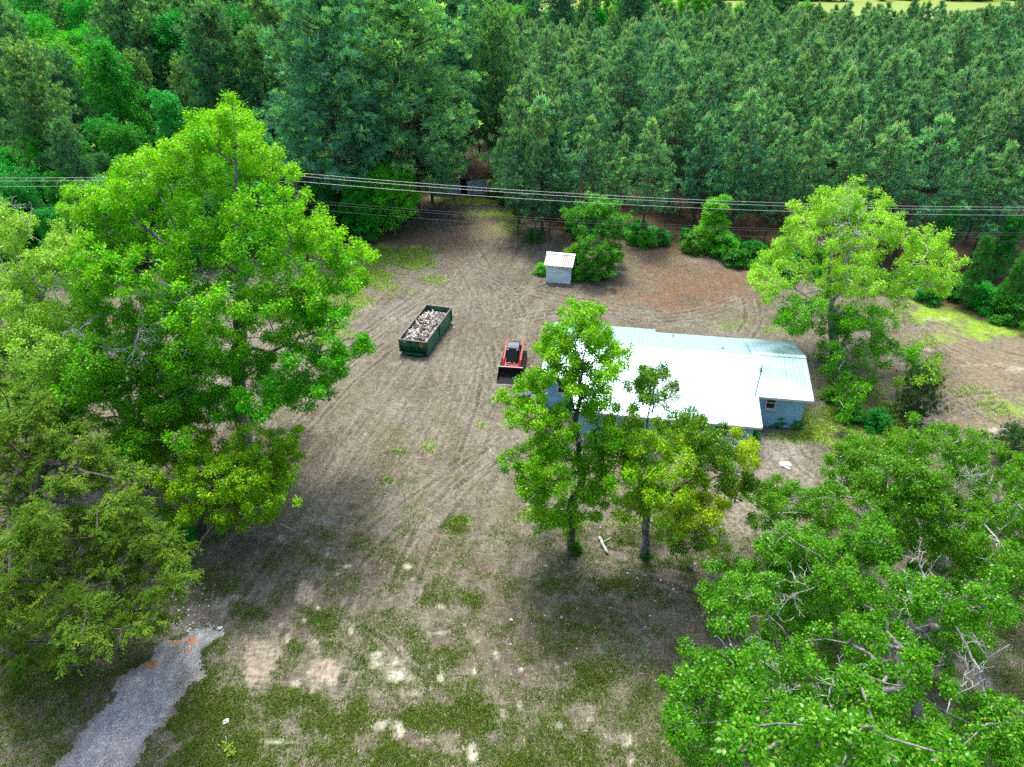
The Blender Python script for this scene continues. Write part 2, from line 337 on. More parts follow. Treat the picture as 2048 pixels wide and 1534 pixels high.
for pts, wd, st in tr:
    line = smooth_line([G(*p)[:2] for p in pts], 3); a = np.array(line)
    for off in (-.72, .72):
        tdir = np.gradient(a, axis=0); nn = np.stack([-tdir[:, 1], tdir[:, 0]], 1); nn /= np.linalg.norm(nn, axis=1, keepdims=True)+1e-9
        b = a+nn*off
        i0, i1 = np.searchsorted(gy, [b[:, 1].min()-1, b[:, 1].max()+1]); j0, j1 = np.searchsorted(gx, [b[:, 0].min()-1, b[:, 0].max()+1])
        sl = (slice(i0, i1), slice(j0, j1))
        if i1 <= i0 or j1 <= j0: continue
        d, run = seg_dist(X[sl], Y[sl], [tuple(p) for p in b])
        d = np.abs(d+(wu[sl])*.35); lug = .65+.35*np.sign(np.sin(run*2*math.pi/.34))
        br = sstep(.35, .55, fbm(X[sl], Y[sl], .45, 3, 11))
        rut[sl] = np.maximum(rut[sl], st*(1-sstep(wd*.6, wd*1.2, d))*lug*(.45+.55*br))
        pale[sl] = np.maximum(pale[sl], st*np.exp(-((d-wd*1.7)/.09)**2)*(.45+.55*br))
vis = 1-ff
rut *= vis; pale *= vis
C = C*(1-.5*rut[..., None])
C = lerp(C, (.30, .265, .235), pale*.62)
# caterpillar prints curving across the sand
tp = sstep(.2, .8, np.sin((PY*.34+((PX-525)/26.)**2*2.2)))*np.clip(sand+wsand*(PY > 1295), 0, 1)
C = C*(1-.26*tp[..., None])
# the drive itself
drv_c = smooth_line([G(*p)[:2] for p in [(110, 1640), (190, 1534), (262, 1430), (325, 1355), (362, 1310), (392, 1278), (430, 1258)]], 2)
dd, drn = seg_dist(X, Y, [tuple(p) for p in drv_c])
dw = 1.75-.45*sstep(drn.max()*.75, drn.max(), drn)
dmask = (dd+(wu*1.3+(fine-.5)*.9)+sstep(drn.max()*.72, drn.max(), drn)*(2.4*(fbm(X, Y, 1.6, 4, 141)-.2)) < dw) & (Y > 5)
Z = Z-.05*rut+.025*pale+.04*grassy*fine
Zg = Z-.012*(dd < dw+.3)
ny, nx = X.shape
idx = np.arange(nx*ny).reshape(ny, nx)
F = np.stack([idx[:-1, :-1], idx[:-1, 1:], idx[1:, 1:], idx[1:, :-1]], -1).reshape(-1, 4)
C = lerp(C, (.30, .15, .08), clay*(~dmask))
def ground_mat(name, gravel=False):
    m, n, out = new_mat(name); L = n.links.new
    at = N(n, 'ShaderNodeAttribute', attribute_name='Col'); tc = N(n, 'ShaderNodeTexCoord')
    last = at.outputs[0]; hts = []
    def layer(scale, stretch, rot, lo, hi, a, b, det=5.0, dist=0.0):
        nonlocal last
        mp = N(n, 'ShaderNodeMapping'); mp.inputs[3].default_value = stretch; mp.inputs[2].default_value = (0, 0, rot)
        L(tc.outputs['Object'], mp.inputs[0])
        no = N(n, 'ShaderNodeTexNoise', i_Scale=scale, i_Detail=det, i_Roughness=.7, i_Distortion=dist); L(mp.outputs[0], no.inputs['Vector'])
        r = ramp(n, [(lo, a), (hi, b)]); L(no.outputs[0], r.inputs[0])
        mx = N(n, 'ShaderNodeMixRGB', blend_type='MULTIPLY', i_0=1.0); L(last, mx.inputs[1]); L(r.outputs[0], mx.inputs[2]); last = mx.outputs[0]; hts.append(no.outputs[0])
    if gravel:
        layer(16, (1, 1, 1), 0, .38, .62, (.6, .6, .61), (1.45, 1.45, 1.43)); layer(2.2, (1, .4, 1), .5, .38, .62, (.78, .78, .79), (1.25, 1.25, 1.23)); layer(5, (.3, 1, 1), .9, .5, .66, (1, 1, 1), (1.35, 1.33, 1.28))
    else:
        layer(9, (1, .28, 1), .5, .36, .64, (.72, .71, .68), (1.32, 1.32, 1.3), 6, .6)
        layer(8, (.3, 1, 1), .35, .36, .64, (.76, .75, .73), (1.26, 1.26, 1.24), 6, .6)
        layer(1.7, (1, 1, 1), 0, .38, .62, (.84, .85, .83), (1.14, 1.13, 1.12))
    b = N(n, 'ShaderNodeBsdfPrincipled', i_Roughness=.95); b.inputs['Specular IOR Level'].default_value = .15; L(last, b.inputs['Base Color'])
    bp = N(n, 'ShaderNodeBump', i_Strength=.6, i_Distance=.06); L(hts[0], bp.inputs['Height']); L(bp.outputs[0], b.inputs['Normal'])
    L(b.outputs[0], out.inputs[0]); return m
C = C*np.array([.70, .735, .69])
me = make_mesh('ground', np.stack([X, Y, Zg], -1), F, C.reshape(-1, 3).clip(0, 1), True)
tag(link('ground', me, ground_mat('ground')), kind='structure')
# driveway sheet
dm = dmask[:-1, :-1] & dmask[1:, 1:] & dmask[1:, :-1] & dmask[:-1, 1:]
Fd = F[dm.ravel()]; used, inv = np.unique(Fd, return_inverse=True)
Vd = np.stack([X, Y, Z+.012], -1).reshape(-1, 3)[used]
dc = np.zeros((len(used), 3))+np.array([.27, .272, .275])
nn_ = n3.ravel()[used][:, None]; dc = dc*(.75+.5*nn_)
ed_ = np.maximum(sstep(.6, .05, (dw-dd).ravel()[used])*.8, sstep(.55, .68, fbm(X, Y, .7, 5, 171).ravel()[used])*.55)[:, None]; dc = dc*(1-ed_)+np.array([.17, .14, .11])*ed_
n3b = sstep(.58, .66, fbm(X, Y, .8, 4, 101).ravel()[used])[:, None]*.6; dc = dc*(1-n3b)+np.array([.33, .30, .28])*n3b
cm = clay.ravel()[used][:, None]; dc = dc*(1-cm)+np.array([.33, .17, .09])*cm
tag(link('driveway', make_mesh('driveway', Vd, inv.reshape(-1, 4), dc, True), ground_mat('driveway', True)), kind='structure')
def gz(x, y): return float(height(np.array([float(x)]), np.array([float(y)]))[0])

# grass blades and shredded litter lying on the soil
def scatter(mask, n, rng, ymax=75, xr=(-30, 38)):
    out = []; tot = 0
    while tot < n:
        x = rng.uniform(xr[0], xr[1], n*2); y = rng.uniform(15, ymax, n*2)
        i = np.clip(np.searchsorted(gy, y), 0, ny-1); j = np.clip(np.searchsorted(gx, x), 0, nx-1)
        px, py, D = topix(x, y); k = (rng.random(n*2) < mask[i, j]) & (px > -60) & (px < 2110) & (py < 1590)
        out.append(np.stack([x[k], y[k], Z[i[k], j[k]]], 1)); tot += k.sum()
    return np.concatenate(out)[:n]
rng = np.random.default_rng(8)
def sticks(name, pos, lmin, lmax, wd, lift, up, cols, mat, rng, cat, lab):
    n = len(pos); a = rng.uniform(0, 2*math.pi, n); L = rng.uniform(lmin, lmax, n)
    d = np.stack([np.cos(a), np.sin(a), rng.uniform(up[0], up[1], n)], 1); d /= np.linalg.norm(d, axis=1, keepdims=True)
    s = np.cross(d, np.array([0, 0, 1.0])); s /= np.linalg.norm(s, axis=1, keepdims=True)+1e-9
    wv_ = rng.uniform(.6, 1.3, n)[:, None]*wd; p = pos+np.array([0, 0, lift])
    V = np.stack([p-s*wv_/2, p+s*wv_/2, p+d*L[:, None]+s*wv_*.2, p+d*L[:, None]-s*wv_*.2], 1)
    c = np.asarray(cols)[rng.integers(0, len(cols), n)]*rng.uniform(.7, 1.3, (n, 1))
    me = make_mesh(name, V.reshape(-1, 3), np.arange(n*4).reshape(n, 4), np.repeat(c, 4, 0))
    return tag(link(name, me, mat), lab, cat, kind='stuff')
M['litter'] = leaf_mat('litter', .0, .03, .6, 0)
gm = np.where(PY < 900, .35, 1)*np.clip(grassy*.9*sstep(.3,.6,fine+.15)+moss*.16+moss2*.22-wsand-sand, 0, 1)*(PY > 380)*(~dmask)
sticks('grass', scatter(gm, 170000, rng), .06, .17, .035, 0.0, (.4, 2.2), [(.12, .19, .022), (.15, .25, .025), (.09, .14, .018), (.18, .22, .05)], M['leaf'], rng, 'grass', 'short patchy green grass and moss growing through the cleared soil')
lm = np.clip(.8-grassy*.6-sand-wsand, 0, 1)*vis*(~dmask)
sticks('dry_leaf_litter', scatter(lm, 120000, rng), .06, .26, .024, .012, (-.02, .22), [(.28, .24, .18), (.34, .30, .24), (.22, .17, .12), (.10, .075, .055), (.07, .055, .045), (.30, .25, .18), (.05, .042, .035)], M['litter'], rng, 'leaf litter', 'shredded straw, twigs and leaf litter strewn over the cleared yard')

# ------------------------------------------------------------------ tree building
def grow(trunk, att, rng, r0, bf=.45, step=.7, sag=0.12, rmin=.012, expo=.6):
    """limbs: join every attractor to the growing skeleton by the cheapest path, then thicken by what each limb carries"""
    pos = [np.array(trunk[0], float)]; par = [-1]; plen = [0.0]
    for a, b in zip(trunk[:-1], trunk[1:]):
        a = np.array(a, float); b = np.array(b, float); k = max(1, int(np.linalg.norm(b-a)/step))
        for i in range(1, k+1):
            p = a+(b-a)*i/k+(rng.normal(0, .05, 3)*[1, 1, 0] if i < k else 0)
            pos.append(p); par.append(len(pos)-2); plen.append(plen[-1]+np.linalg.norm(pos[-1]-pos[-2]))
    nt_ = len(pos); start = max(1, int(nt_*.25))
    top = pos[int(nt_*.6)]
    order = np.argsort(np.linalg.norm(att-top, axis=1))
    cap = nt_+len(att)*14; PA = np.zeros((cap, 3)); LA = np.zeros(cap); n = nt_
    PA[:n] = pos; LA[:n] = plen
    for i in order:
        p = att[i]; d = p-PA[start:n]; dist = np.linalg.norm(d, axis=1)
        down = np.maximum(0, -d[:, 2])
        cost = dist+bf*LA[start:n]*.5+down*.6
        j = int(np.argmin(cost))+start; q = PA[j].copy(); L = np.linalg.norm(p-q)
        k = min(12, max(1, int(L/step))); prev = j
        mid = (p+q)/2+np.array([0, 0, sag*L])+rng.normal(0, .07*L, 3)
        for t in range(1, k+1):
            u = t/k; r = q*(1-u)**2+mid*2*u*(1-u)+p*u*u
            if t < k: r = r+rng.normal(0, .04, 3)
            PA[n] = r; LA[n] = LA[prev]+np.linalg.norm(r-PA[prev]); par.append(prev); prev = n; n += 1
    PA = PA[:n]; par = np.array(par); cnt = np.zeros(n); kids = np.zeros(n, int)
    np.add.at(kids, par[1:], 1); cnt[kids == 0] = 1
    for i in range(n-1, 0, -1): cnt[par[i]] += cnt[i]
    rad = np.maximum(rmin, r0*(cnt/cnt[0])**expo)
    hb = LA[:nt_]; rad[:nt_] *= 1+.5*np.exp(-hb/.6)
    return PA, par, rad, kids
def tubes(PA, par, rad, sides=5):
    i = np.arange(1, len(PA)); a = PA[par[i]]; b = PA[i]
    rb = rad[i]; ra = np.minimum(rad[par[i]], rb*1.3)
    d = b-a; L = np.linalg.norm(d, axis=1, keepdims=True)+1e-9; d = d/L
    a = a-d*np.minimum(ra, .1)[:, None]*.6
    ref = np.where(np.abs(d[:, 2:3]) > .9, np.array([[1.0, 0, 0]]), np.array([[0, 0, 1.0]]))
    s = np.cross(d, ref); s /= np.linalg.norm(s, axis=1, keepdims=True)+1e-9; t = np.cross(d, s)
    th = np.arange(sides)*2*math.pi/sides
    ring = s[:, None]*np.cos(th)[None, :, None]+t[:, None]*np.sin(th)[None, :, None]
    V = np.concatenate([a[:, None]+ring*ra[:, None, None], b[:, None]+ring*rb[:, None, None]], 1)
    base = np.arange(len(i))[:, None]*2*sides; k = np.arange(sides); k2 = (k+1) % sides
    F = np.stack([base+k, base+k2, base+k2+sides, base+k+sides], -1).reshape(-1, 4)
    return V.reshape(-1, 3), F
def unit(v): return v/(np.linalg.norm(v, axis=1, keepdims=True)+1e-9)
def leaves(tips, out, k, size, spread, rng, cols, wl=.62, upb=.7, droop=.25, young=None, yfrac=.0):
    """k leaves round every twig tip; returns verts, faces, colours"""
    n = len(tips)*k; c = np.repeat(tips, k, 0); o = np.repeat(out, k, 0)
    r = rng.normal(0, 1, (n, 3)); r = unit(r)
    c = c+r*spread*rng.uniform(.15, 1.0, (n, 1))
    nrm = unit(np.array([0, 0, 1.0])*upb+o*.35+rng.normal(0, .55, (n, 3)))
    ax = unit(r*.9+o*.4-np.array([0, 0, 1.0])*droop+rng.normal(0, .4, (n, 3)))
    ax = unit(ax-nrm*(ax*nrm).sum(1, keepdims=True)); sd_ = np.cross(nrm, ax)
    L = size*rng.uniform(.65, 1.3, (n, 1)); W = L*wl
    V = np.stack([c, c+ax*L*.45+sd_*W*.5+nrm*W*.12, c+ax*L, c+ax*L*.45-sd_*W*.5+nrm*W*.12], 1)
    cc = np.repeat(cols, k, 0)*rng.uniform(.75, 1.25, (n, 1))
    if young is not None and yfrac > 0:
        m = (rng.random(n) < yfrac)[:, None]; cc = np.where(m, np.array(young)*rng.uniform(.8, 1.2, (n, 1)), cc)
    return V.reshape(-1, 3), np.arange(n*4).reshape(n, 4), np.repeat(cc, 4, 0)
def lobe_points(c, R, n, rng, squash=.75, shell=.55):
    d = unit(rng.normal(0, 1, (n, 3))); rr = R*(shell+(1-shell)*rng.random((n, 1))**.7)
    bump = 1+.22*np.sin(d[:, 0:1]*5+c[0])*np.cos(d[:, 1:2]*5+c[1])
    return c+d*rr*bump*[1, 1, squash], d
def dead_spray(p, d, L, rng, depth=4):
    """a bare, lichen-grey dead limb that forks again and again"""
    PAs = [np.array(p, float)]; par = [-1]; rad = [.018+.012*L]
    def rec(i, d, L, dep):
        k = 3; q = i
        for t in range(k):
            d2 = d+rng.normal(0, .22, 3); d2 /= np.linalg.norm(d2)
            PAs.append(PAs[q]+d2*L/k); par.append(q); rad.append(max(.012, rad[q]*.84)); q = len(PAs)-1
            if dep > 0 and rng.random() < .85:
                s = d2+rng.normal(0, .75, 3); s /= np.linalg.norm(s); rec(q, s, L*.62, dep-1)
    rec(0, np.array(d, float)/np.linalg.norm(d), L, depth)
    return np.array(PAs), np.array(par), np.array(rad)

def sprays(tips, outs, k, l0, rng, cols):
    """flat drooping fans of fine twiglets, as on a cedar"""
    N_ = len(tips); outs = unit(outs*[1, 1, .35]+rng.normal(0, .3, (N_, 3))*[1, 1, .3]); c = np.repeat(tips, k, 0); o = np.repeat(outs, k, 0); nN = N_*k; t = rng.random((nN, 1)); sgn = rng.choice([-1, 1], (nN, 1))
    side = unit(np.cross(o, [0, 0, 1.0])); Ls = rng.uniform(.45, .85, (N_, 1)).repeat(k, 0)
    p = c+o*Ls*(t-.3)-np.array([0, 0, 1.0])*(t**2)*.20*Ls+rng.normal(0, .03, (nN, 3))
    d = unit(o*.8+side*sgn*rng.uniform(.3, 1.0, (nN, 1))-np.array([0, 0, .2])+rng.normal(0, .22, (nN, 3))); l = l0*(1.15-.6*t)*rng.uniform(.6, 1.3, (nN, 1))
    s = unit(np.cross(d, rng.normal(0, .5, (nN, 3))+[0, 0, 1.0]))*l0*.12
    V = np.stack([p-s*.6, p+s*.6, p+d*l+s, p+d*l-s], 1)
    return V.reshape(-1, 3), np.arange(nN*4).reshape(-1, 4), np.repeat(np.repeat(cols, k, 0)*rng.uniform(.75, 1.25, (nN, 1)), 4, 0)
def hero_tree(name, label, cat, base_px, lobes, depth, tints, seed, trunk_r, leaf=.13, dens=9.0, k=9, spread=.26, bark='bark_grey', trunk_top=None, dead=(), group=None,
              zmin=1.2, young=None, yfrac=.0, att_per=7, vines=None, back=.45, wl=.62, limb_bark=None, bf=.45, front=.6, rs=1.2, fill=.45, foliage='leaf', mini=1):
    """lobes: (px, py, radius px[, tint]) clumps of the crown as seen, set at their own distance round the trunk"""
    rng = np.random.default_rng(seed); b = G(*base_px); b[2] = gz(b[0], b[1])-.15
    lobes = [(l[0], l[1], l[2]*rs)+tuple(l[3:]) for l in lobes]; ex_ = []
    for l in lobes:
        if rng.random() > fill: continue
        o_ = sorted(lobes, key=lambda q: (q[0]-l[0])**2+(q[1]-l[1])**2)[1+int(rng.integers(2))]; ex_.append(((l[0]+o_[0])/2, (l[1]+o_[1])/2, min(l[2], o_[2])*.9)+tuple(l[3:]))
    for l in lobes:
        for _ in range(mini):
            a = rng.uniform(-.35, math.pi+.35); q = rng.uniform(.85, 1.3); ex_.append((l[0]+l[2]*q*math.cos(a), l[1]-l[2]*q*math.sin(a)*.9, l[2]*rng.uniform(.28, .45))+tuple(l[3:]))
    lobes = lobes+ex_
    pys = [l[1] for l in lobes]; y0, y1 = min(pys), max(pys); cen = []
    for l in lobes:
        f = (l[1]-y0)/max(1, y1-y0)
        yy = b[1]+depth*(.45-front*2*f*(1 if f < .7 else .9))+rng.uniform(-.45, .45)*depth
        p = P(l[0], l[1], yy); it = 0
        D = topix(p[0], p[1], p[2])[2]; R = l[2]/FPX*D
        while p[2] < max(zmin, R*.7) and it < 60: yy -= .3; p = P(l[0], l[1], yy); it += 1
        cen.append((p, R, l[3] if len(l) > 3 else 0))
        if rng.random() < back:
            p2 = P(l[0]+rng.uniform(-.3, .3)*l[2], l[1]+.25*l[2], yy+rng.uniform(1.2, 3.2)*R)
            if p2[2] > max(zmin, R): cen.append((p2, R*.9, l[3] if len(l) > 3 else 0))
    cc = np.array([c[0] for c in cen]); zt = cc[:, 2].max()
    if trunk_top is None:
        m = cc.mean(0); tp = [b, b+(m-b)*[.25, .25, .35]+[0, 0, .3], m*[1, 1, 1.05]]
        top = cc[np.argmax(cc[:, 2])]; tp.append(top-[0, 0, .6])
    else: tp = [b]+[P(px, py, yv+b[1]) for px, py, yv in trunk_top]
    att = []; tips = []; outs = []; cols = []
    m0 = cc.mean(0)
    for c, R, ti in cen:
        n = max(3, int(att_per*R)); q, _ = lobe_points(c, R*.8, n, rng, shell=.2); att.append(q)
        nt_ = max(18, int(dens*R*R*11)); q, d = lobe_points(c, R, nt_, rng)
        # clump the tips so that gaps stay open between sprays
        kk = max(3, nt_//18); ctr = q[:kk]; near = ((q[:, None]-ctr[None])**2).sum(2).argmin(1); q = q*.46+ctr[near]*.54
        tips.append(q); outs.append(d); col = np.array(tints[ti]); cols.append(col[rng.integers(0, len(col), nt_)]*rng.uniform(.85, 1.15, (nt_, 1)))
    att = np.concatenate(att); tips = np.concatenate(tips); outs = np.concatenate(outs); cols = np.concatenate(cols)
    ok = tips[:, 2] > .3; tips = tips[ok]; outs = outs[ok]; cols = cols[ok]
    PA, par, rad, kids = grow(tp, att, rng, trunk_r, bf)
    root = empty(name, tuple(b)); tag(root, label, cat, group)
    V, F = tubes(PA-b, par, rad, 6)
    lk = link('trunk', make_mesh('trunk', V, F, smooth=True), M[bark], root)
    if foliage == 'spray': V, F, c = sprays(tips-b, outs, k, leaf, rng, cols)
    else: V, F, c = leaves(tips-b, outs, k, leaf*1.0, spread, rng, cols, wl, young=young, yfrac=yfrac)
    if vines is not None:
        va, vb, vn, vr = vines; tt = rng.uniform(va, vb, vn); rp = []
        tl = np.array([np.interp(tt, np.linspace(0, 1, len(tp)), [p[i] for p in tp]) for i in range(3)]).T
        d = unit(rng.normal(0, 1, (vn, 3))); tl = tl+d*vr*rng.uniform(.4, 1, (vn, 1))
        V2, F2, c2 = leaves(tl-b, d, 6, leaf, .2, rng, np.array(tints[0])[rng.integers(0, len(tints[0]), vn)])
        F = np.concatenate([F, F2+len(V)]); V = np.concatenate([V, V2]); c = np.concatenate([c, c2])
    link('crown', make_mesh('crown', V, F, c), M['leaf' if foliage == 'leaf' else 'needle'], root)
    for (px, py, dy, dpx, dpy, L) in dead:
        p = P(px, py, b[1]+dy); d = P(px+dpx, py+dpy, b[1]+dy)-p+rng.normal(0, .1, 3)
        j = np.argmin(np.linalg.norm(PA-p, axis=1)); A, pr, rd = dead_spray(p, d, L*.8, rng)
        A = np.concatenate([[PA[j]], A]); pr = np.concatenate([[-1], pr+1]); rd = np.concatenate([[rd[0]*.45], rd*.7])
        V, F = tubes(A-b, pr, rd, 4)
        link('dead_branch', make_mesh('dead_branch', V, F, smooth=True), M['bark_dead'], root)
    return root

def needle_tufts(tips, out, nb, L, W, rng, cols, candle=.0, upw=None, ccol=(.52, .56, .28)):
    """needle fans: nb thin blades round every tip; some carry an upright pale candle"""
    n = len(tips)*nb; c = np.repeat(tips, nb, 0); o = np.repeat(out, nb, 0)
    d = unit(o*.75+rng.normal(0, .62, (n, 3))+np.array([0, 0, .18])); ref = unit(rng.normal(0, 1, (n, 3)))
    s = unit(np.cross(d, ref)); l = L*rng.uniform(.7, 1.2, (n, 1)); ww = W*rng.uniform(.7, 1.3, (n, 1))
    V = np.stack([c-s*ww*.3, c+s*ww*.3, c+d*l+s*ww*.5, c+d*l-s*ww*.5], 1).reshape(-1, 3)
    cc = np.repeat(cols, nb, 0)*rng.uniform(.75, 1.25, (n, 1)); cc = np.repeat(cc, 4, 0)
    if candle > 0:
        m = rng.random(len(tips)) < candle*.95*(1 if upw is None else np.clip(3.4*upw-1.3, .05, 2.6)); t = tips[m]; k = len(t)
        for j in range(2):
            s = unit(rng.normal(0, 1, (k, 3))*[1, 1, 0]+1e-6)*.042*L/.3; h = np.array([0, 0, 1.0])*L*rng.uniform(1.1, 1.9, (k, 1))
            v2 = np.stack([t-s, t+s, t+h+s*.6, t+h-s*.6], 1).reshape(-1, 3)
            V = np.concatenate([V, v2]); cc = np.concatenate([cc, np.repeat(np.array([ccol])*rng.uniform(.8, 1.2, (k, 1)), 4, 0)])
    return V, np.arange(len(V)).reshape(-1, 4), cc
def make_pine(H, cb, R, seed, tufts=420, nb=13, L=.34, W=.05, cols=None, candle=.15, rt=.14, shape=1.0, clumpy=.5, lod=False, nbr=60, cone=False):
    """loblolly pine: bare lower trunk, tiers of rising limbs, needle tufts in clumps. Returns trunk and crown arrays"""
    rng = np.random.default_rng(seed); cols = np.array(cols)
    tp = [np.array([0, 0, -.2])]; lean = rng.normal(0, .012*H, 2)
    for i in range(1, 9): tp.append(np.array([lean[0]*(i/8)**2+rng.normal(0, .04), lean[1]*(i/8)**2+rng.normal(0, .04), H*i/8*.985]))
    TP = np.array(tp); PA = [*TP]; par = [-1]+list(range(8)); rad = [rt*(1.25 if i == 0 else 1-.82*i/8) for i in range(9)]
    tips = []; outs = []; up = []
    for bI in range(nbr):
        u = (bI+rng.random())/nbr; z = cb+(H-cb)*u*.98
        prof = (math.sin(math.pi*min(1, (.14+.86*(1-u))**.8)*.5+0.0)**.9)*(1 if u > .18 else .55+2.5*u)
        if cone: prof = min(1.0, 1.22*(1-u)**.85+.05)*(1 if u > .15 else .6+2.6*u)
        Lb = R*prof*rng.uniform(.62, 1.18)+.25; az = bI*2.399+rng.normal(0, .35)
        r0 = np.array([np.interp(z, TP[:, 2], TP[:, i]) for i in range(3)]); rise = .15+.55*u
        e = np.array([math.cos(az), math.sin(az), 0]); k = 4; prev = len(PA); kk = int(np.searchsorted(TP[:, 2], z))
        PA.append(r0); par.append(max(0, kk-1)); rad.append(.028*R/2.4+.01)
        pts = [r0]
        for t in range(1, k+1):
            q = r0+e*Lb*t/k+np.array([0, 0, rise*Lb*(t/k)**1.6-.05*Lb*math.sin(math.pi*t/k)])+rng.normal(0, .04*Lb, 3)
            PA.append(q); par.append(len(PA)-2); rad.append(max(.012, (.028*R/2.4+.01)*(1-.75*t/k))); pts.append(q)
        nT = max(2, int(round(tufts/nbr*(.3+1.3*Lb/R))))
        ncl = max(1, int(nT/ (6 if clumpy > .3 else 1.5)))
        cl = []
        for j in range(ncl):
            t = rng.uniform(.4, 1.02) if u < .85 else rng.uniform(.1, 1); q = r0+(pts[-1]-r0)*t+rng.normal(0, .1*Lb+.08, 3); cl.append(q)
        for j in range(nT):
            q = cl[j % ncl]+rng.normal(0, .13+.045*Lb, 3)*[1, 1, .7]; tips.append(q)
            outs.append(e*.45*(1-u*.5)+np.array([0, 0, .75])+rng.normal(0, .25, 3)); up.append(u)
    for j in range(max(3, tufts//60)):
        tips.append(np.array([TP[-1][0], TP[-1][1], H])+rng.normal(0, .12, 3)-[0, 0, rng.uniform(0, .5)]); outs.append(np.array([0, 0, 1.0])+rng.normal(0, .2, 3)); up.append(1)
    tips = np.array(tips); outs = unit(np.array(outs))
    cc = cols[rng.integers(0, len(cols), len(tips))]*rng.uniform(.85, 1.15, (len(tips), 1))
    yg = (rng.random(len(tips)) < .06+.55*np.array(up)**2)[:, None]; cc = np.where(yg, cc*[2.3, 1.9, 1.2], cc)  # new growth, paler and commoner upward, also paints bright lit tops into the needles
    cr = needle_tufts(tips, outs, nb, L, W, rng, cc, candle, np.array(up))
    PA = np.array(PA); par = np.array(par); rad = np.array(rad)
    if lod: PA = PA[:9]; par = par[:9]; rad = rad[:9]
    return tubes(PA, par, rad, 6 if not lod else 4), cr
def make_broadleaf(H, R, seed, cols, nl=26, leaf=.3, tips_n=1500, k=8, cb=.22, young=None, yfrac=0, rt=.2, narrow=1.0, att_n=120, bark='bark_grey'):
    rng = np.random.default_rng(seed); cen = []
    for i in range(nl):
        u = cb+(1-cb)*((i+.5)/nl); w_ = math.sin(math.pi*min(1, .18+.82*(1-(u-cb)/(1-cb))**1.1)*.62)**.8
        az = i*2.399+rng.normal(0, .4); rr = R*w_*rng.uniform(.35, .78); z = H*u*.9
        cen.append((np.array([math.cos(az)*rr, math.sin(az)*rr, z]), R*rng.uniform(.26, .42)*(.7+.5*w_)))
    tips = []; outs = []; att = []
    for c, r in cen:
        n = int(tips_n/nl); q, d = lobe_points(c, r, n, rng); kk = max(3, n//8); ctr = q[:kk]
        near = ((q[:, None]-ctr[None])**2).sum(2).argmin(1); q = q*.62+ctr[near]*.38
        tips.append(q); outs.append(d); q, _ = lobe_points(c, r*.8, max(2, int(att_n/nl)), rng, shell=.2); att.append(q)
    tips = np.concatenate(tips); outs = np.concatenate(outs); att = np.concatenate(att); cols = np.array(cols)
    PA, par, rad, kids = grow([np.array([0, 0, -.2]), np.array([0, 0, H*.35]), np.array([rng.normal(0, .3), rng.normal(0, .3), H*.8])], att, rng, rt, step=1.1, rmin=.02)
    cc = cols[rng.integers(0, len(cols), len(tips))]*rng.uniform(.85, 1.15, (len(tips), 1))
    return tubes(PA, par, rad, 5), leaves(tips, outs, k, leaf, leaf*1.7, rng, cc, young=young, yfrac=yfrac)
def proto(kind_name, parts, bark, leafm):
    (tv, tf), (cv, cf, cc) = parts
    t = make_mesh('trunk', tv, tf, smooth=True); t.materials.append(M[bark]); c = make_mesh('crown', cv, cf, cc); c.materials.append(M[leafm])
    return (t, c)
def place(name, pr, x, y, s=1.0, rz=0.0, sz=None, tint=(1, 1, 1), label=None, cat='tree', group=None):
    root = empty(name, (x, y, gz(x, y)), rz); root.scale = (s, s, sz or s); tag(root, label, cat, group)
    for nm, me in (('trunk', pr[0]), ('crown', pr[1])):
        o = link(nm, me, None, root)
        if nm == 'crown': o.color = (*tint, 1)
    return root

# ------------------------------------------------------------------ buildings
def block_wall(name, col, mortar, cw=.4, ch=.2):
    m, n, out = new_mat(name); L = n.links.new
    tc = N(n, 'ShaderNodeTexCoord'); sp = N(n, 'ShaderNodeSeparateXYZ'); ad = N(n, 'ShaderNodeMath', operation='ADD'); cb = N(n, 'ShaderNodeCombineXYZ')
    L(tc.outputs['Object'], sp.inputs[0]); L(sp.outputs[0], ad.inputs[0]); L(sp.outputs[1], ad.inputs[1]); L(ad.outputs[0], cb.inputs[0]); L(sp.outputs[2], cb.inputs[1])
    br = N(n, 'ShaderNodeTexBrick', i_Scale=1.0); br.inputs['Brick Width'].default_value = cw; br.inputs['Row Height'].default_value = ch; br.inputs['Mortar Size'].default_value = .012
    br.inputs['Color1'].default_value = (*col, 1); br.inputs['Color2'].default_value = (*[c*.93 for c in col], 1); br.inputs['Mortar'].default_value = (*mortar, 1); L(cb.outputs[0], br.inputs['Vector'])
    no = N(n, 'ShaderNodeTexNoise', i_Scale=1.3, i_Detail=8.0, i_Roughness=.7); L(tc.outputs['Object'], no.inputs['Vector'])
    r = ramp(n, [(.35, (.74, .76, .74)), (.65, (1.08, 1.08, 1.08))]); L(no.outputs[0], r.inputs[0])
    mx = N(n, 'ShaderNodeMixRGB', blend_type='MULTIPLY', i_0=1.0); L(br.outputs[0], mx.inputs[1]); L(r.outputs[0], mx.inputs[2])
    b = N(n, 'ShaderNodeBsdfPrincipled', i_Roughness=.7); L(mx.outputs[0], b.inputs['Base Color'])
    bp = N(n, 'ShaderNodeBump', i_Strength=.5, i_Distance=.01, invert=True); L(br.outputs['Fac'], bp.inputs['Height']); L(bp.outputs[0], b.inputs['Normal'])
    L(b.outputs[0], out.inputs[0]); return m
M['blue_wall'] = block_wall('blue_wall', (.28, .54, .74), (.22, .45, .64))
M['white_wall'] = block_wall('white_wall', (.74, .84, .88), (.62, .71, .76))
M['roof'] = paint('roof_metal', (.38, .56, .60), .36, .40, .04, 1.2)
M['roof_old'] = paint('roof_old', (.28, .29, .28), .5, .15, .10, 2.5, dirt=(.17, .165, .14))
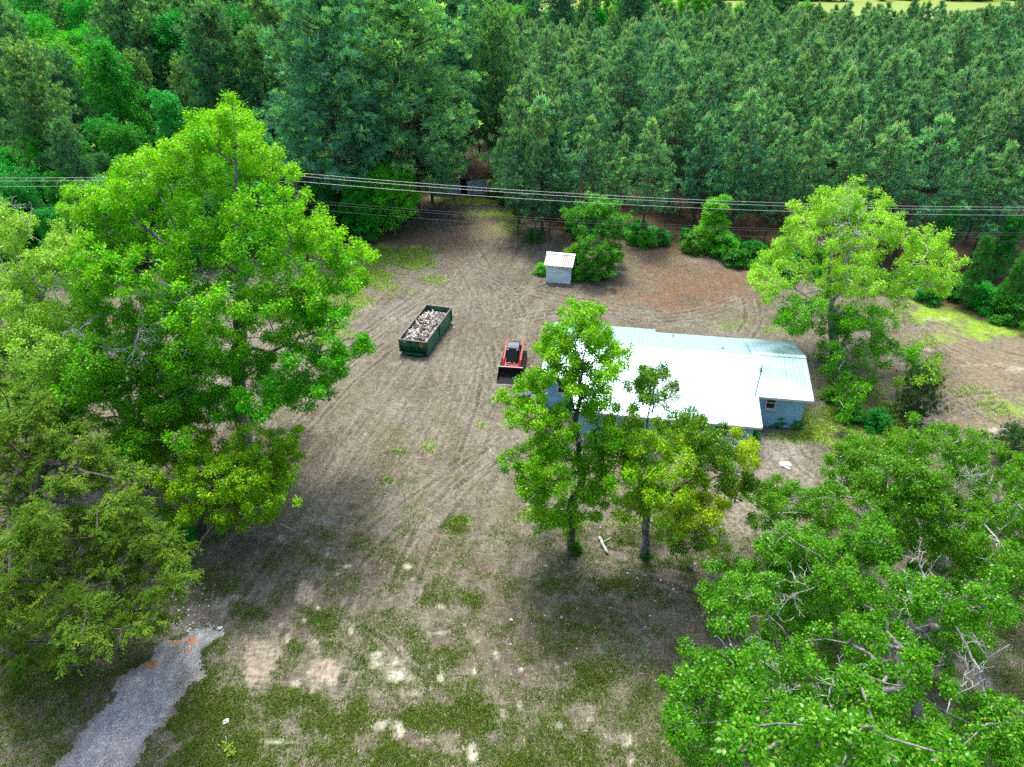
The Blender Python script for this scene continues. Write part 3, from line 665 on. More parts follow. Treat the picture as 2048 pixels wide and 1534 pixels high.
M['rust'] = paint('rust', (.09, .045, .028), .9, 0, .35, 1.5, .3, dirt=(.07, .04, .03))
M['tin'] = paint('tin', (.42, .55, .66), .6, .2, .3, 1.6, .3, dirt=(.12, .13, .14))
M['white'] = paint('white_paint', (.55, .58, .58), .5)
M['glass'] = paint('dark_glass', (.010, .011, .015), .1, 0, .1, spec=.25)
M['dark'] = paint('dark', (.012, .012, .013), .8, spec=.2)
M['steel'] = paint('steel', (.30, .31, .33), .45, .6)

def corrugated(mb, x0, x1, yA, zA, yB, zB, pitch=.305, rib=.018, thick=.05):
    """a ribbed sheet between two eave/ridge lines with its own thickness"""
    xs = [x0]; hs = [0.0]; x = x0+pitch*.5
    while x < x1-.1:
        xs += [x-.035, x-.012, x+.012, x+.035]; hs += [0, rib, rib, 0]; x += pitch
    xs.append(x1); hs.append(0.0)
    V = []; n = len(xs)
    for (y, z) in ((yA, zA), (yB, zB)):
        for x, h in zip(xs, hs): V.append((x, y, z+h))
    F = [(i, i+1, n+i+1, n+i) for i in range(n-1)]; mb.add(V, F)
    V = [(x0, yA, zA-.004), (x1, yA, zA-.004), (x1, yB, zB-.004), (x0, yB, zB-.004), (x0, yA, zA-thick), (x1, yA, zA-thick), (x1, yB, zB-thick), (x0, yB, zB-thick)]
    mb.add(V, [(4, 7, 6, 5), (0, 1, 5, 4), (1, 2, 6, 5), (2, 3, 7, 6), (3, 0, 4, 7)])
def window(parent, x, y, z, w_, h_, facing=-1, split=True):
    """frame, dark pane and sill set into a wall facing -y"""
    m = MB(); t = .07; f = y+facing*.03
    m.box((x-w_/2+t/2, f, z), (t, .08, h_)); m.box((x+w_/2-t/2, f, z), (t, .08, h_)); m.box((x, f, z+h_/2-t/2), (w_-2*t, .08, t)); m.box((x, f, z-h_/2+t/2), (w_-2*t, .08, t))
    if split: m.box((x, f+.005, z+h_*.12), (w_-2*t, .06, .05))
    fr = m.build('window', M['white'], parent)
    m = MB(); m.box((x, y+facing*.012, z), (w_-2*t+.01, .02, h_-2*t+.01)); m.build('pane', M['glass'], fr)
    m = MB(); m.box((x, y+facing*.08, z-h_/2-.035), (w_+.12, .14, .05)); m.build('sill', M['white'], fr)
    return fr

house = empty('house', (16.95, 37.25, 0), math.radians(-9))
tag(house, 'long low pale blue block house under a white ribbed metal roof with stepped ends', 'house')
m = MB(); zr = 3.70
m.prism([(.4, -.2), (11.0, -.2), (11.0, 2.86), (7.1, zr-.02), (.4, 2.28)], 'x', -12.6, -.35)
m.build('wall', M['blue_wall'], house)
m = MB(); m.prism([(3.45, -.2), (11.9, -.2), (11.9, 2.70), (7.1, zr-.02), (3.45, 2.90)], 'x', -15.2, -12.7); m.build('wall', M['blue_wall'], house)
m = MB(); m.prism([(10.9, -.2), (11.9, -.2), (11.9, 2.70), (10.9, 2.86)], 'x', -12.8, -7.2); m.build('wall', M['blue_wall'], house)
m = MB(); m.prism([(3.42, -.2), (11.02, -.2), (11.02, 2.86), (7.35, 3.80), (3.42, 2.76)], 'x', .0, 3.5); m.build('wall', M['blue_wall'], house); m = MB(); m.prism([(3.44, -.2), (11.0, -.2), (11.0, 2.80), (7.1, 3.66), (3.44, 2.7)], 'x', -.40, .01); m.build('wall', M['blue_wall'], house)
m = MB()
corrugated(m, -12.9, .02, 0, 2.25, 7.1, 3.75); corrugated(m, -15.5, -12.902, 3.1, 2.905, 7.1, 3.75)
corrugated(m, -15.5, -6.95, 12.2, 2.68, 7.1, 3.75); corrugated(m, -6.948, .02, 11.4, 2.85, 7.1, 3.75)
roof = m.build('roof', M['roof'], house)
m = MB(); corrugated(m, .0, 3.85, 3.05, 2.79, 7.35, 3.90); corrugated(m, .0, 3.85, 11.45, 2.86, 7.35, 3.90); roof2 = m.build('roof', M['roof'], house)
m = MB(); m.prism([(6.85, 3.71), (7.1, 3.80), (7.35, 3.71), (7.35, 3.735), (7.1, 3.825), (6.85, 3.735)], 'x', -15.52, -.02); m.build('ridge_cap', M['roof'], roof)
m = MB(); m.prism([(7.1, 3.855), (7.35, 3.945), (7.6, 3.855), (7.6, 3.88), (7.35, 3.97), (7.1, 3.88)], 'x', -.05, 3.87); m.build('ridge_cap', M['roof'], roof2)
for (x0, x1, y, z) in ((-12.9, .02, -.03, 2.16), (-15.5, -12.95, 3.07, 2.82)):
    m = MB(); m.box(((x0+x1)/2, y, z), (x1-x0, .05, .17)); m.build('fascia', M['white'], roof)
m = MB(); m.box((1.93, 3.02, 2.70), (3.86, .05, .17)); m.build('fascia', M['white'], roof2)
for (yA, zA, yB, zB, x) in ((3.05, 2.80, 7.35, 3.91, 3.87), (11.45, 2.87, 7.35, 3.91, 3.87), (0, 2.26, 7.1, 3.76, .035)):
    m = MB(); m.prism([(yA, zA-.16), (yB, zB-.16), (yB, zB+.02), (yA, zA+.02)], 'x', x-.015, x+.03); m.build('rake_trim', M['roof'], roof2)
for (x, y, z, h, r) in ((-2.0, 8.2, 3.55, .22, .05), (-5.6, 10.6, 3.0, .28, .05), (-7.3, .55, 2.38, .42, .045)):
    m = MB(); m.tube([(x, y, z-.1), (x, y, z+h)], r, 10); m.tube([(x, y, z-.02), (x, y, z+.05)], [r*2.4, r*1.3], 10); m.build('vent_pipe', M['steel'], roof)
m = MB(); m.box((-12.6, 12.05, 2.95), (.34, .34, .95)); m.box((-12.6, 12.05, 3.46), (.44, .44, .07)); m.box((-12.96, 12.05, 2.9), (.36, .28, .7)); m.build('flue', M['white'], roof)
m = MB(); m.box((-12.96, 11.9, 2.95), (.3, .03, .5)); m.build('flue_opening', M['dark'], roof)
m = MB(); m.tube([(-.12, 3.0, 2.6), (-.12, 3.0, 5.35)], .032, 8); m.tube([(-.12, 3.0, 5.0), (-.2, 2.95, 5.15), (-.28, 2.95, 5.0)], .025, 6); m.box((-.12, 3.0, 4.9), (.12, .12, .08)); m.tube([(-.12, 3.0, 3.2), (-.3, 3.2, 3.05)], .015, 5)
m.build('service_mast', M['dark'], house)
window(house, -2.55, .4, 1.45, 1.05, 1.15); window(house, -6.2, .4, 1.45, 1.05, 1.15); window(house, -10.2, .4, 1.45, 1.05, 1.15)
window(house, 1.15, 3.42, 2.0, .72, .85); window(house, -13.85, 3.45, 1.8, .8, .9)
m = MB(); m.box((-8.2, .37, .98), (.95, .05, 1.98)); d_ = m.build('door', M['white'], house); m = MB(); m.box((-7.84, .325, 1.0), (.04, .05, .12)); m.build('handle', M['steel'], d_)
m = MB(); m.box((-8.2, -.2, .07), (1.6, 1.1, .14)); m.build('step', M['white_wall'], house)

shed = empty('shed', (*G(1116, 567.5)[:2], 0), math.radians(-13)); shed.location.y += .1
tag(shed, 'small white block shed with a pale tin roof and ivy creeping up its sides', 'shed')
m = MB(); m.prism([(0, -.2), (2.9, -.2), (2.9, 1.9), (1.35, 2.62), (0, 2.08)], 'x', -1.28, 1.28); m.build('wall', M['white_wall'], shed)
m = MB(); corrugated(m, -1.5, 1.5, -.32, 2.02, 1.4, 2.75, .2, .02, .04); corrugated(m, -1.5, 1.5, 3.2, 1.85, 1.4, 2.75, .2, .02, .04); rf = m.build('roof', M['roof_old'], shed)
m = MB(); m.prism([(1.2, 2.70), (1.4, 2.79), (1.6, 2.70), (1.6, 2.73), (1.4, 2.82), (1.2, 2.73)], 'x', -1.52, 1.52); m.build('ridge_cap', M['steel'], rf)
m = MB(); g_ = random.Random(4)                                   # dark scrawl under the eave
for (cx, cz, r, a0, a1) in ((.25, 1.72, .16, 1.8, 4.6), (.42, 1.66, .13, 1.2, 4.9), (.62, 1.75, .16, 1.7, 4.4), (.72, 1.62, .10, 3.3, 6.6), (.95, 1.74, .10, 0, 4.5), (.98, 1.58, .09, 3.4, 6.2), (.55, 1.86, .2, .2, 1.5)):
    m.tube([(cx+r*math.cos(a0+(a1-a0)*t/7), -.006, cz+r*1.2*math.sin(a0+(a1-a0)*t/7)) for t in range(8)], .024, 5)
m.box((1.18, -.005, 1.55), (.05, .012, .22), ry=.4)
m.build('graffiti', M['dark'], shed)

bx = G(921, 389); barn = empty('barn', (bx[0], bx[1], 0), math.radians(3))
tag(barn, 'old weathered tin sided barn with a rusty roof sunk among the pines', 'barn')
m = MB(); m.prism([(0, -.2), (4.4, -.2), (4.4, 3.5), (0, 2.35)], 'x', .95, 3.7); m.build('wall', M['tin'], barn)
m = MB(); m.prism([(.3, -.2), (4.4, -.2), (4.4, 2.75), (.3, 1.75)], 'x', -3.7, .05); m.build('wall', M['tin'], barn)
for lo_, hi_, fr_, hh_ in ((-3.66, .02, .288, 1.72), (.96, 3.7, -.012, 2.32)):
    m = MB(); i = 0; x = lo_+.05
    while x < hi_-.04:
        m.box((x, fr_, hh_*(.96+.04*math.sin(i*7.1))/2), (.09, .03, hh_*(.96+.04*math.sin(i*7.1)))); m.box((x+.08, fr_+.008, hh_*.46), (.09, .012, hh_*.92)); x += .164; i += 1
    m.build('siding', M['tin'], barn)
m = MB(); m.box((.5, .6, 1.0), (.9, .1, 2.0)); m.box((1.25, -.02, 2.1), (.42, .05, .4)); m.build('opening', M['dark'], barn)
m = MB(); corrugated(m, -.3, 4.6, -.4, 2.30, 4.6, 3.7, .25, .03, .06); m.build('roof', M['rust'], barn)
m = MB(); corrugated(m, -4.1, -.32, -.1, 1.70, 4.6, 2.9, .25, .03, .06); m.build('roof', M['rust'], barn)

# ------------------------------------------------------------------ dumpster and its load
M['green'] = paint('green_steel', (.006, .125, .062), .42, .1, .18, 1.6, .1, dirt=(.02, .07, .045))
M['green_in'] = paint('green_inside', (.05, .05, .045), .8, 0, .3, 2, dirt=(.10, .07, .05))
M['rim'] = paint('worn_rim', (.22, .20, .18), .6, .3, .35, 4, dirt=(.10, .07, .06))
M['orange'] = paint('orange_label', (.75, .17, .02), .5)
M['rubber'] = paint('rubber', (.018, .018, .02), .85, 0, .3, 8, .3, dirt=(.06, .05, .04))
dmp = empty('dumpster', (-7.62, 53.75, 0), math.radians(-14.3))
tag(dmp, 'dark green open roll off dumpster heaped with demolition debris', 'dumpster')
Wd, Ld, Hd, z0 = 1.22, 3.35, 1.52, .24
for s in (-1, 1):
    m = MB(); m.box((s*(Wd-.02), .0, (z0+Hd)/2), (.04, 2*Ld-.02, Hd-z0)); sw = m.build('side_wall', M['green'], dmp)
    for i, y in enumerate((-3.22, -.05, 3.2)):
        m = MB(); m.box((s*(Wd+.045), y, (z0+Hd)/2-.03), (.09, .13, Hd-z0-.06)); m.build('rib', M['green'], sw)
    m = MB(); m.box((s*(Wd+.03), 0, z0+.06), (.07, 2*Ld-.1, .12)); m.build('bottom_rail', M['green'], sw)
    m = MB(); m.box((s*(Wd-.025), 0, (z0+Hd)/2+.02), (.02, 2*Ld-.2, Hd-z0-.1)); m.v = [(x-s*.03, y, z) for x, y, z in m.v]; m.build('inner_face', M['green_in'], sw)
    m = MB(); m.tube([(s*Wd, -Ld, Hd), (s*Wd, Ld, Hd)], .055, 8); m.build('top_rail', M['rim'], dmp)
    m = MB(); m.box((s*.55, 0, .14), (.1, 2*Ld-.5, .16)); m.build('skid', M['green'], dmp)
    for y in (-2.95, 2.9):
        m = MB(); m.tube([(s*1.0, y, .13), (s*1.2, y, .13)], .13, 14); m.build('roller', M['rubber'], dmp)
m = MB(); m.prism([(-Ld, Hd-.02), (-Ld+.03, .95), (-Ld+.38, z0), (-Ld+.44, z0), (-Ld+.09, .95), (-Ld+.06, Hd-.02)], 'x', -Wd+.04, Wd-.04); fw = m.build('end_wall', M['green'], dmp)
for x in (-.38, .36):
    m = MB(); m.prism([(-Ld-.10, Hd-.12), (-Ld-.08, .9), (-Ld+.2, z0), (-Ld+.37, z0), (-Ld+.025, .95), (-Ld-.005, Hd-.12)], 'x', x-.06, x+.06); m.build('rib', M['green'], fw)
m = MB(); m.box((0, -Ld+.12, .20), (1.75, .42, .09)); m.box((0, -Ld-.07, .26), (1.75, .05, .14)); m.build('hook_sill', M['green'], dmp)
m = MB(); m.box((0, Ld-.03, (z0+Hd)/2), (2*Wd-.1, .05, Hd-z0)); m.build('end_wall', M['green'], dmp)
for y in (-Ld, Ld):
    m = MB(); m.tube([(-Wd, y, Hd), (Wd, y, Hd)], .055, 8); m.build('top_rail', M['rim'], dmp)
m = MB(); m.box((0, .15, z0+.02), (2*Wd-.1, 2*Ld-.6, .04)); m.build('floor', M['green_in'], dmp)
m = MB(); m.box((.78, -Ld-.012, 1.18), (.30, .02, .36)); st = m.build('sticker', M['orange'], dmp)
m = MB()
for zz in (1.29, 1.22, 1.13, 1.07): m.box((.78, -Ld-.024, zz), (.22 if zz != 1.13 else .16, .006, .028))
m.build('sticker_print', M['dark'], st)
m = MB(); m.box((-.72, -Ld-.012, 1.34), (.24, .02, .12)); m.box((-1.02, -Ld-.012, 1.42), (.2, .02, .05)); m.build('number_plate', M['white'], dmp)
m = MB(); m.tube([(1.30, -3.2, 1.3), (1.34, -3.2, .9), (1.31, -3.2, .45)], .015, 5); m.build('latch_chain', M['steel'], dmp)

rng = np.random.default_rng(12); Vs = []; Fs = []; Cs = []; n0 = 0
pal = np.array([(.52, .50, .46), (.62, .60, .56), (.40, .36, .31), (.30, .24, .18), (.12, .10, .09), (.42, .33, .27), (.46, .42, .36), (.35, .40, .42), (.06, .055, .05), (.66, .66, .66), (.20, .16, .12), (.50, .42, .36)])
def chunk(c, size, rot, col):
    global n0
    R = np.array(Euler(rot).to_matrix()); h = np.array(size)/2
    q = np.array([(x, y, z) for z in (-1, 1) for x, y in ((-1, -1), (1, -1), (1, 1), (-1, 1))])*h
    Vs.append(q@R.T+c); Fs.append(np.array([(3, 2, 1, 0), (4, 5, 6, 7), (0, 1, 5, 4), (1, 2, 6, 5), (2, 3, 7, 6), (3, 0, 4, 7)])+n0); Cs.append(np.tile(col, (8, 1))); n0 += 8
for i in range(2300):
    x = rng.uniform(-1.1, 1.1); y = rng.uniform(-3.1, 3.05); hp = 1.17+.24*(1-(x/1.2)**2)+.08*math.sin(y*2.1+x)-.3*sstep(2.3, 3.1, y)-.14*sstep(2.6, 3.1, -y)
    z = hp-abs(rng.normal(0, .12))
    if rng.random() < .26: sz = (rng.uniform(.04, .12), rng.uniform(.4, 1.2), rng.uniform(.02, .05)); x *= .75; y *= .88
    else: sz = (rng.uniform(.04, .24), rng.uniform(.05, .3), rng.uniform(.012, .08))
    chunk(np.array([x, y, z]), sz, (rng.normal(0, .35), rng.normal(0, .35), rng.uniform(0, 3.14)), pal[rng.integers(len(pal))]*rng.choice([.18, .5, .8, 1.1, 1.25], p=[.24, .22, .22, .2, .12]))
for i in range(7): chunk(np.array([-.45+rng.normal(0, .12), -1.55+rng.normal(0, .12), 1.42]), (.22, .2, .05), (rng.normal(0, .4), rng.normal(0, .4), i), (.12, .50, .55))
for i in range(60): chunk(np.array([0, .1, .65]), (2.2, 6.0, .8), (0, 0, 0), (.1, .08, .06)) if i == 0 else None
me = make_mesh('demolition_debris', np.concatenate(Vs), np.concatenate(Fs), np.concatenate(Cs))
db = link('demolition_debris', me, M['litter']); db.location = dmp.location; db.rotation_euler = dmp.rotation_euler
tag(db, 'mixed demolition debris of broken boards, plaster and rubble heaped inside the green dumpster', 'debris', kind='stuff')

# ------------------------------------------------------------------ compact track loader
M['kred'] = paint('orange_red_paint', (.36, .010, .005), .5, 0, .08, 3, dirt=(.25, .025, .012), spec=.3)
M['cabroof'] = paint('grey_cab_roof', (.10, .125, .14), .6, .0, .08)
ld = empty('track_loader', (.12, 48.85, 0), math.radians(-7.3))
tag(ld, 'orange red compact track loader with black cab, bucket down on the dirt', 'track loader')
for s in (-1, 1):
    prof = []                                                     # track outline in y-z
    for i in range(13): a = math.pi/2+math.pi*i/12; prof.append((-1.12+.32*math.cos(a), .34+.32*math.sin(a)))
    for i in range(9): a = -math.pi/2+math.pi*i/8; prof.append((1.25+.30*math.cos(a), .42+.34*math.sin(a)))
    m = MB(); m.prism(prof, 'x', s*.60, s*.97); tk = m.build('track', M['rubber'], ld, .01)
    m = MB(); L_ = [Vector((0, p[0], p[1])) for p in prof]; L_.append(L_[0]); tot = sum((b-a).length for a, b in zip(L_[:-1], L_[1:])); k = 46; acc = 0; cen = Vector((0, .05, .38))
    for i in range(k):
        t = tot*i/k; q = 0
        for a, b in zip(L_[:-1], L_[1:]):
            l = (b-a).length
            if q+l >= t: p = a+(b-a)*((t-q)/l); d = (b-a).normalized(); break
            q += l
        m.box((s*.785, p.y, p.z), (.38, .055, .07), rx=math.atan2(d.z, d.y))
    m.build('tread', M['rubber'], tk)
    for (y, z, r) in ((-1.12, .34, .22), (1.25, .42, .24), (-.5, .2, .13), (0, .2, .13), (.5, .2, .13)):
        m = MB(); m.tube([(s*.58, y, z), (s*.985, y, z)], r, 16); m.build('wheel', M['dark'], tk)
    m = MB(); m.prism([(1.55, 1.35), (1.62, 1.62), (1.35, 1.74), (-.9, 1.20), (-1.55, .62), (-1.75, .30), (-1.60, .22), (-1.35, .55), (-.82, 1.02), (1.2, 1.52)], 'x', s*.63, s*.76); m.build('lift_arm', M['kred'], ld, .012)
    m = MB(); m.tube([(s*.69, 1.0, .9), (s*.69, -.2, 1.28)], .045, 8); m.tube([(s*.69, .3, 1.12), (s*.69, -.7, 1.22)], .025, 8); m.build('hydraulic_cylinder', M['steel'], ld)
m = MB(); m.prism([(-1.32, .30), (1.5, .30), (1.55, 1.1), (.8, 1.2), (-1.0, .95), (-1.38, .80)], 'x', -.585, .585); m.build('body', M['kred'], ld, .02)
m = MB(); m.prism([(.78, 1.0), (1.62, 1.0), (1.66, 1.45), (1.50, 1.62), (.78, 1.66)], 'x', -.60, .60); hd = m.build('engine_hood', M['cabroof'], ld, .03)
m = MB()
for i in range(9): m.box((-.4+i*.1, 1.2, 1.655), (.05, .5, .03), rx=-.04)
m.build('grille', M['dark'], hd)
m = MB(); m.prism([(-.98, .95), (.72, .95), (.68, 2.0), (.5, 2.06), (-.55, 2.06), (-.68, 1.98)], 'x', -.50, .50); cb = m.build('cab', M['dark'], ld, .03)
m = MB(); m.prism([(-.62, 2.065), (.40, 2.065), (.36, 2.13), (-.56, 2.13)], 'x', -.47, .47); m.build('cab_roof', M['cabroof'], ld, .02)
m = MB(); m.prism([(-1.0, 1.05), (-.70, 1.93), (-.71, 1.94), (-1.012, 1.05)], 'x', -.42, .42); m.build('windscreen', M['glass'], cb)
for s in (-1, 1):
    m = MB(); m.box((s*.508, -.1, 1.5), (.012, 1.1, .7)); m.build('side_window', M['glass'], cb)
    m = MB(); m.box((s*.40, -.66, 1.98), (.14, .06, .07)); m.build('headlight', M['white'], cb)
m = MB(); m.box((0, -1.42, .60), (.95, .10, .52)); m.box((-.30, -1.46, .95), (.24, .06, .07)); m.box((.22, -1.46, .93), (.12, .06, .05)); m.build('front_frame', M['kred'], ld, .01)
for x, w_ in ((-.22, .26), (.2, .14)):
    m = MB(); m.box((x, -1.05, .975), (w_, .05, .055), rx=.3); m.build('step_plate', M['white'], ld)
m = MB(); m.tube([(.60, .75, 1.5), (.66, .95, 1.95), (.70, 1.2, 2.2)], .02, 6); m.box((.70, 1.2, 2.2), (.05, .14, .12)); m.build('warning_pole', paint('yellow', (.8, .55, .05)), ld)
m = MB(); pr_ = [(-1.62, .92), (-1.60, .30), (-1.75, .12), (-2.95, .03), (-2.95, .06), (-1.80, .17), (-1.68, .33), (-1.69, .92)]
m.prism(pr_, 'x', -.98, .98); bk = m.build('bucket', M['dark'], ld)
for s in (-1, 1):
    m = MB(); m.prism([(-1.62, .90), (-1.62, .14), (-2.9, .04), (-2.9, .16), (-2.2, .62)], 'x', s*.98, s*1.005); m.build('bucket_side', M['dark'], bk)
m = MB(); m.box((0, -1.66, .93), (1.98, .10, .05)); m.build('top_lip', M['steel'], bk)
m = MB(); m.box((0, -2.93, .045), (2.0, .14, .03)); m.build('cutting_edge', M['steel'], bk)
tc_ = bpy.data.curves.new('lettering', 'FONT'); tc_.body = 'KUBOTA'; tc_.size = .17; tc_.extrude = .004; tc_.align_x = 'CENTER'
tmp = bpy.data.objects.new('lettering_curve', tc_); COL.objects.link(tmp); bpy.context.view_layer.update()
lm_ = bpy.data.meshes.new_from_object(tmp.evaluated_get(bpy.context.evaluated_depsgraph_get())); bpy.data.objects.remove(tmp, do_unlink=True); lm_.materials.clear()
to = link('lettering', lm_, M['dark'], ld); to.location = (0, -.42, 2.134)

# ------------------------------------------------------------------ utility pole and lines
M['creosote'] = bark_mat('creosote', (.03, .018, .014), (.085, .05, .038), 5)
M['wire'] = paint('aluminium_wire', (.58, .59, .59), .5, .3)
M['wire_dark'] = paint('dark_cable', (.12, .13, .14), .6)
XP, YP = -20.0, 62.8
up = empty('utility_pole', (XP, YP, 0)); tag(up, 'dark wooden utility pole half hidden behind the big maple crown', 'utility pole')
m = MB(); m.tube([(0, 0, -.3), (0, 0, 6), (0, 0, 12.2)], [.17, .145, .11], 12); m.build('pole', M['creosote'], up, smooth=True)
for (x, y, z) in ((0, .0, 12.3), (.05, -.18, 12.1), (-.75, -.05, 11.45)):
    m = MB(); m.tube([(x, y, z-.16), (x, y, z-.06), (x, y, z-.04), (x, y, z+.04), (x, y, z+.1)], [.03, .06, .09, .07, .03], 10); m.build('insulator', M['white'], up)
m = MB(); m.tube([(0, -.08, 11.9), (-.35, -.07, 11.6), (-.78, -.05, 11.28)], .05, 8); m.tube([(0, -.08, 11.1), (-.4, -.07, 11.25), (-.7, -.05, 11.28)], .03, 8); m.build('bracket', M['white'], up)
m = MB(); m.tube([(.16, 0, 10.3), (.16, 0, 9.5)], .03, 6); m.box((0, -.16, 9.75), (.12, .1, .2)); m.build('cable_clamp', M['steel'], up)
def wire(z_off, y_off, r, mat, label, k=.00066):
    pts = []
    for i in range(0, 71):
        x = XP+(i/70.)*140.; pts.append((x, YP+y_off, 12.2-z_off+k*((x-50)**2-(XP-50)**2)))
    lf = []
    for i in range(1, 29):
        x = XP-i/28.*54.; lf.append((x, YP+y_off, 12.2-z_off+.00069*((x+47)**2-(XP+47)**2)))
    m = MB(); m.tube(lf[::-1]+pts, r, 5); o = m.build('power_line', mat, None, smooth=True)
    tag(o, label, 'power line', 'overhead lines strung from the wooden utility pole')
wire(0, 0, .017, M['wire'], 'topmost bright overhead wire running off the top of the utility pole')
wire(.22, -.18, .017, M['wire'], 'bright overhead wire just below the topmost one of the upper pair')
wire(.78, 0, .017, M['wire'], 'single bright overhead wire hung from the white pole bracket')
wire(2.45, -.16, .011, M['wire_dark'], 'thin faint cable, highest of the three lower lines')
wire(2.80, .16, .011, M['wire_dark'], 'thin faint cable, middle one of the three lower lines')
wire(3.30, -.16, .011, M['wire_dark'], 'thin faint cable, lowest line on the utility pole')

# ------------------------------------------------------------------ hero trees
YG = [(0.272, 0.551, 0.007), (0.336, 0.617, 0.008), (0.208, 0.470, 0.005)]          # bright yellow-green
MG = [(0.068, 0.264, 0.003), (0.050, 0.209, 0.003), (0.095, 0.306, 0.004)]       # mid green
DG = [(0.023, 0.157, 0.005), (0.032, 0.197, 0.005), (0.018, 0.125, 0.005)]     # darker green
YL = [(.27, .50, .010), (.22, .45, .010), (.31, .50, .012)]
PG = [(0.272, 0.597, 0.081), (0.218, 0.525, 0.057), (0.178, 0.473, 0.042)]           # pale spring green
AM = [(0.095, 0.386, 0.003), (0.063, 0.309, 0.003), (0.122, 0.433, 0.004)]

hero_tree('sweetgum_tree', 'tallest broad bright green tree standing behind and right of the pale limbed one', 'tree', (490, 895),
  [(440,235,28,1),(480,240,38,1),(430,265,42,1),(380,285,40,1),(330,305,34,1),(500,300,45,1),(445,335,60),(350,365,62),(275,350,48,1),(540,345,34,1),(250,400,52),(195,410,42,1),(152,415,24,1),(235,465,56),(320,450,68),(420,430,70),(520,415,60),(580,420,34,1),
   (600,478,46,1),(515,500,64),(410,520,72),(300,540,66),(560,560,55),(640,478,45,1),(690,500,34,1),(722,515,17,1),(655,545,50),(600,600,50),(690,575,28),(715,560,16),(540,640,52),(640,625,40,2),(680,640,20,2),(590,685,46),(645,700,38,2),(692,710,26,2),(738,690,15,2),
   (620,755,44,2),(560,770,52,2),(655,790,16,2),(600,805,22,2),(515,800,46,2),(450,700,56),(440,800,44,2),(375,620,55),(660,745,28,2),(180,520,40),(230,560,50),(500,730,40,2),(330,640,40),(470,600,50)],
  9.0, [YG+AM, YG, AM], 11, .45, leaf=.15, dens=8.5, k=10, spread=.34, bark='bark_grey', young=(.30, .48, .02), yfrac=.16, bf=.4, rs=1.12, fill=.2, mini=2)  # new growth and sunlit tone painted yellower on top lobes, shaded green below
hero_tree('pale_limbed_tree', 'tall half bare tree with pale grey limbs reaching up at the left border', 'tree', (125, 905),
  [(15,435,24),(35,480,26),(62,520,24),(85,560,24),(20,550,28),(5,600,30),(130,478,26),(155,520,28),(95,500,18),(60,600,30),(20,650,40),(100,640,36),(70,700,44),(20,730,45),(130,700,40),(60,770,40),(110,760,36),(160,640,28),(150,570,22),(10,800,40),(40,620,40),(10,680,40),(90,670,40),(140,620,34),(30,760,46),(90,730,46),(140,770,40),(50,830,40),(100,850,34),(0,560,30),(45,440,14),(170,700,34),(50,560,30),(110,530,26),(0,500,24),(60,660,36)],
  7.0, [PG], 12, .34, leaf=.14, dens=8.5, k=10, spread=.33, rs=1.3, fill=.6, bark='bark_pale', trunk_top=[(100, 800, 0), (75, 700, -.3), (50, 600, -.6), (25, 500, -.6)],
  dead=[(60, 470, -1, -12, -60, 1.6), (110, 590, -2, 20, -60, 1.8)], bf=.25)
hero_tree('lichen_tree', 'pale leaved tree with lichen crusted dead twigs, between the sweetgum and the left border', 'tree', (290, 960),
  [(325,585,34,1),(365,600,36,1),(300,625,44),(400,635,40,1),(255,660,46),(200,640,36,1),(345,690,50),(280,735,56),(205,720,52),(400,725,46),(155,770,46),(230,810,54),(320,800,54),(380,800,44),(145,845,34),(300,870,44),(250,900,36),(350,750,40,1),(160,700,36),(195,560,24,1),(180,590,28),(110,840,28),(420,680,30)],
  8.0, [AM, PG], 13, .40, leaf=.14, dens=9, k=11, spread=.33, rs=1.35, fill=.75, bark='bark_pale', dead=[(255, 730, -3, 0, -80, 2.4), (270, 700, -3.5, 20, -60, 2.0), (385, 610, -2, 20, -70, 2.0), (200, 700, -2.5, -40, -40, 1.6), (330, 640, -2, -10, -60, 1.6)],
  trunk_top=[(255, 840, -.5), (200, 760, -.8), (160, 660, -1)], young=(.30, .46, .04), yfrac=.12)
hero_tree('young_maple', 'small glossy green tree overhanging the dirt below the sweetgum', 'tree', (398, 1060),
  [(380,900,42),(440,895,46),(500,875,36),(540,905,42),(575,890,18),(350,955,44),(425,955,52),(490,950,48),(552,955,34),(585,945,15),(400,1010,40),(460,1010,38),(520,1010,36),(558,1000,22),(440,1045,20),(480,1038,24),(330,1000,32),(300,930,44),(265,880,36),(540,985,24),(590,870,12),(470,940,40),(395,860,34),(350,1040,26),(520,950,36),(570,915,26)],
  4.6, [YG+AM], 14, .24, leaf=.12, dens=12, k=9, spread=.22, bark='bark_dark', young=(.24, .40, .02), yfrac=.1, dead=[(500, 1000, -1.5, 30, 10, 1.2)])
hero_tree('vine_clad_tree', 'slender tree with vines up its trunk, its top reaching over the house roof', 'tree', (1145, 1095),
  [(1165,613,15),(1150,635,16),(1182,640,18),(1140,662,24),(1195,662,24),(1110,690,26),(1160,705,36),(1215,700,24),(1085,690,14),(1130,745,26),(1220,750,24),(1175,765,30),(1100,745,22),(1060,798,22),(1028,785,20),(1090,820,28),(1145,825,32),(1205,815,28),(1045,845,22),(1105,880,36),(1170,900,38),(1060,918,28),(1035,950,18),(1105,955,34),(1180,965,36),(1232,900,32),(1068,1005,22),(1130,1025,28),(1085,1050,16),(1238,955,26),(1235,855,22),(1075,760,20),(1190,1010,22)],
  4.6, [YG+AM], 15, .22, leaf=.12, dens=12, k=11, spread=.27, rs=1.45, fill=.8, bark='bark_dark', vines=(.04, .45, 260, .34), young=(.30, .27, .03), yfrac=.07,
  trunk_top=[(1140, 1020, -.1), (1165, 960, -.3), (1150, 850, -.3), (1165, 720, -.3)], back=.3, dead=[(1070, 800, -1.5, -6, -14, .8), (1150, 890, -1.5, 12, -12, .9)])
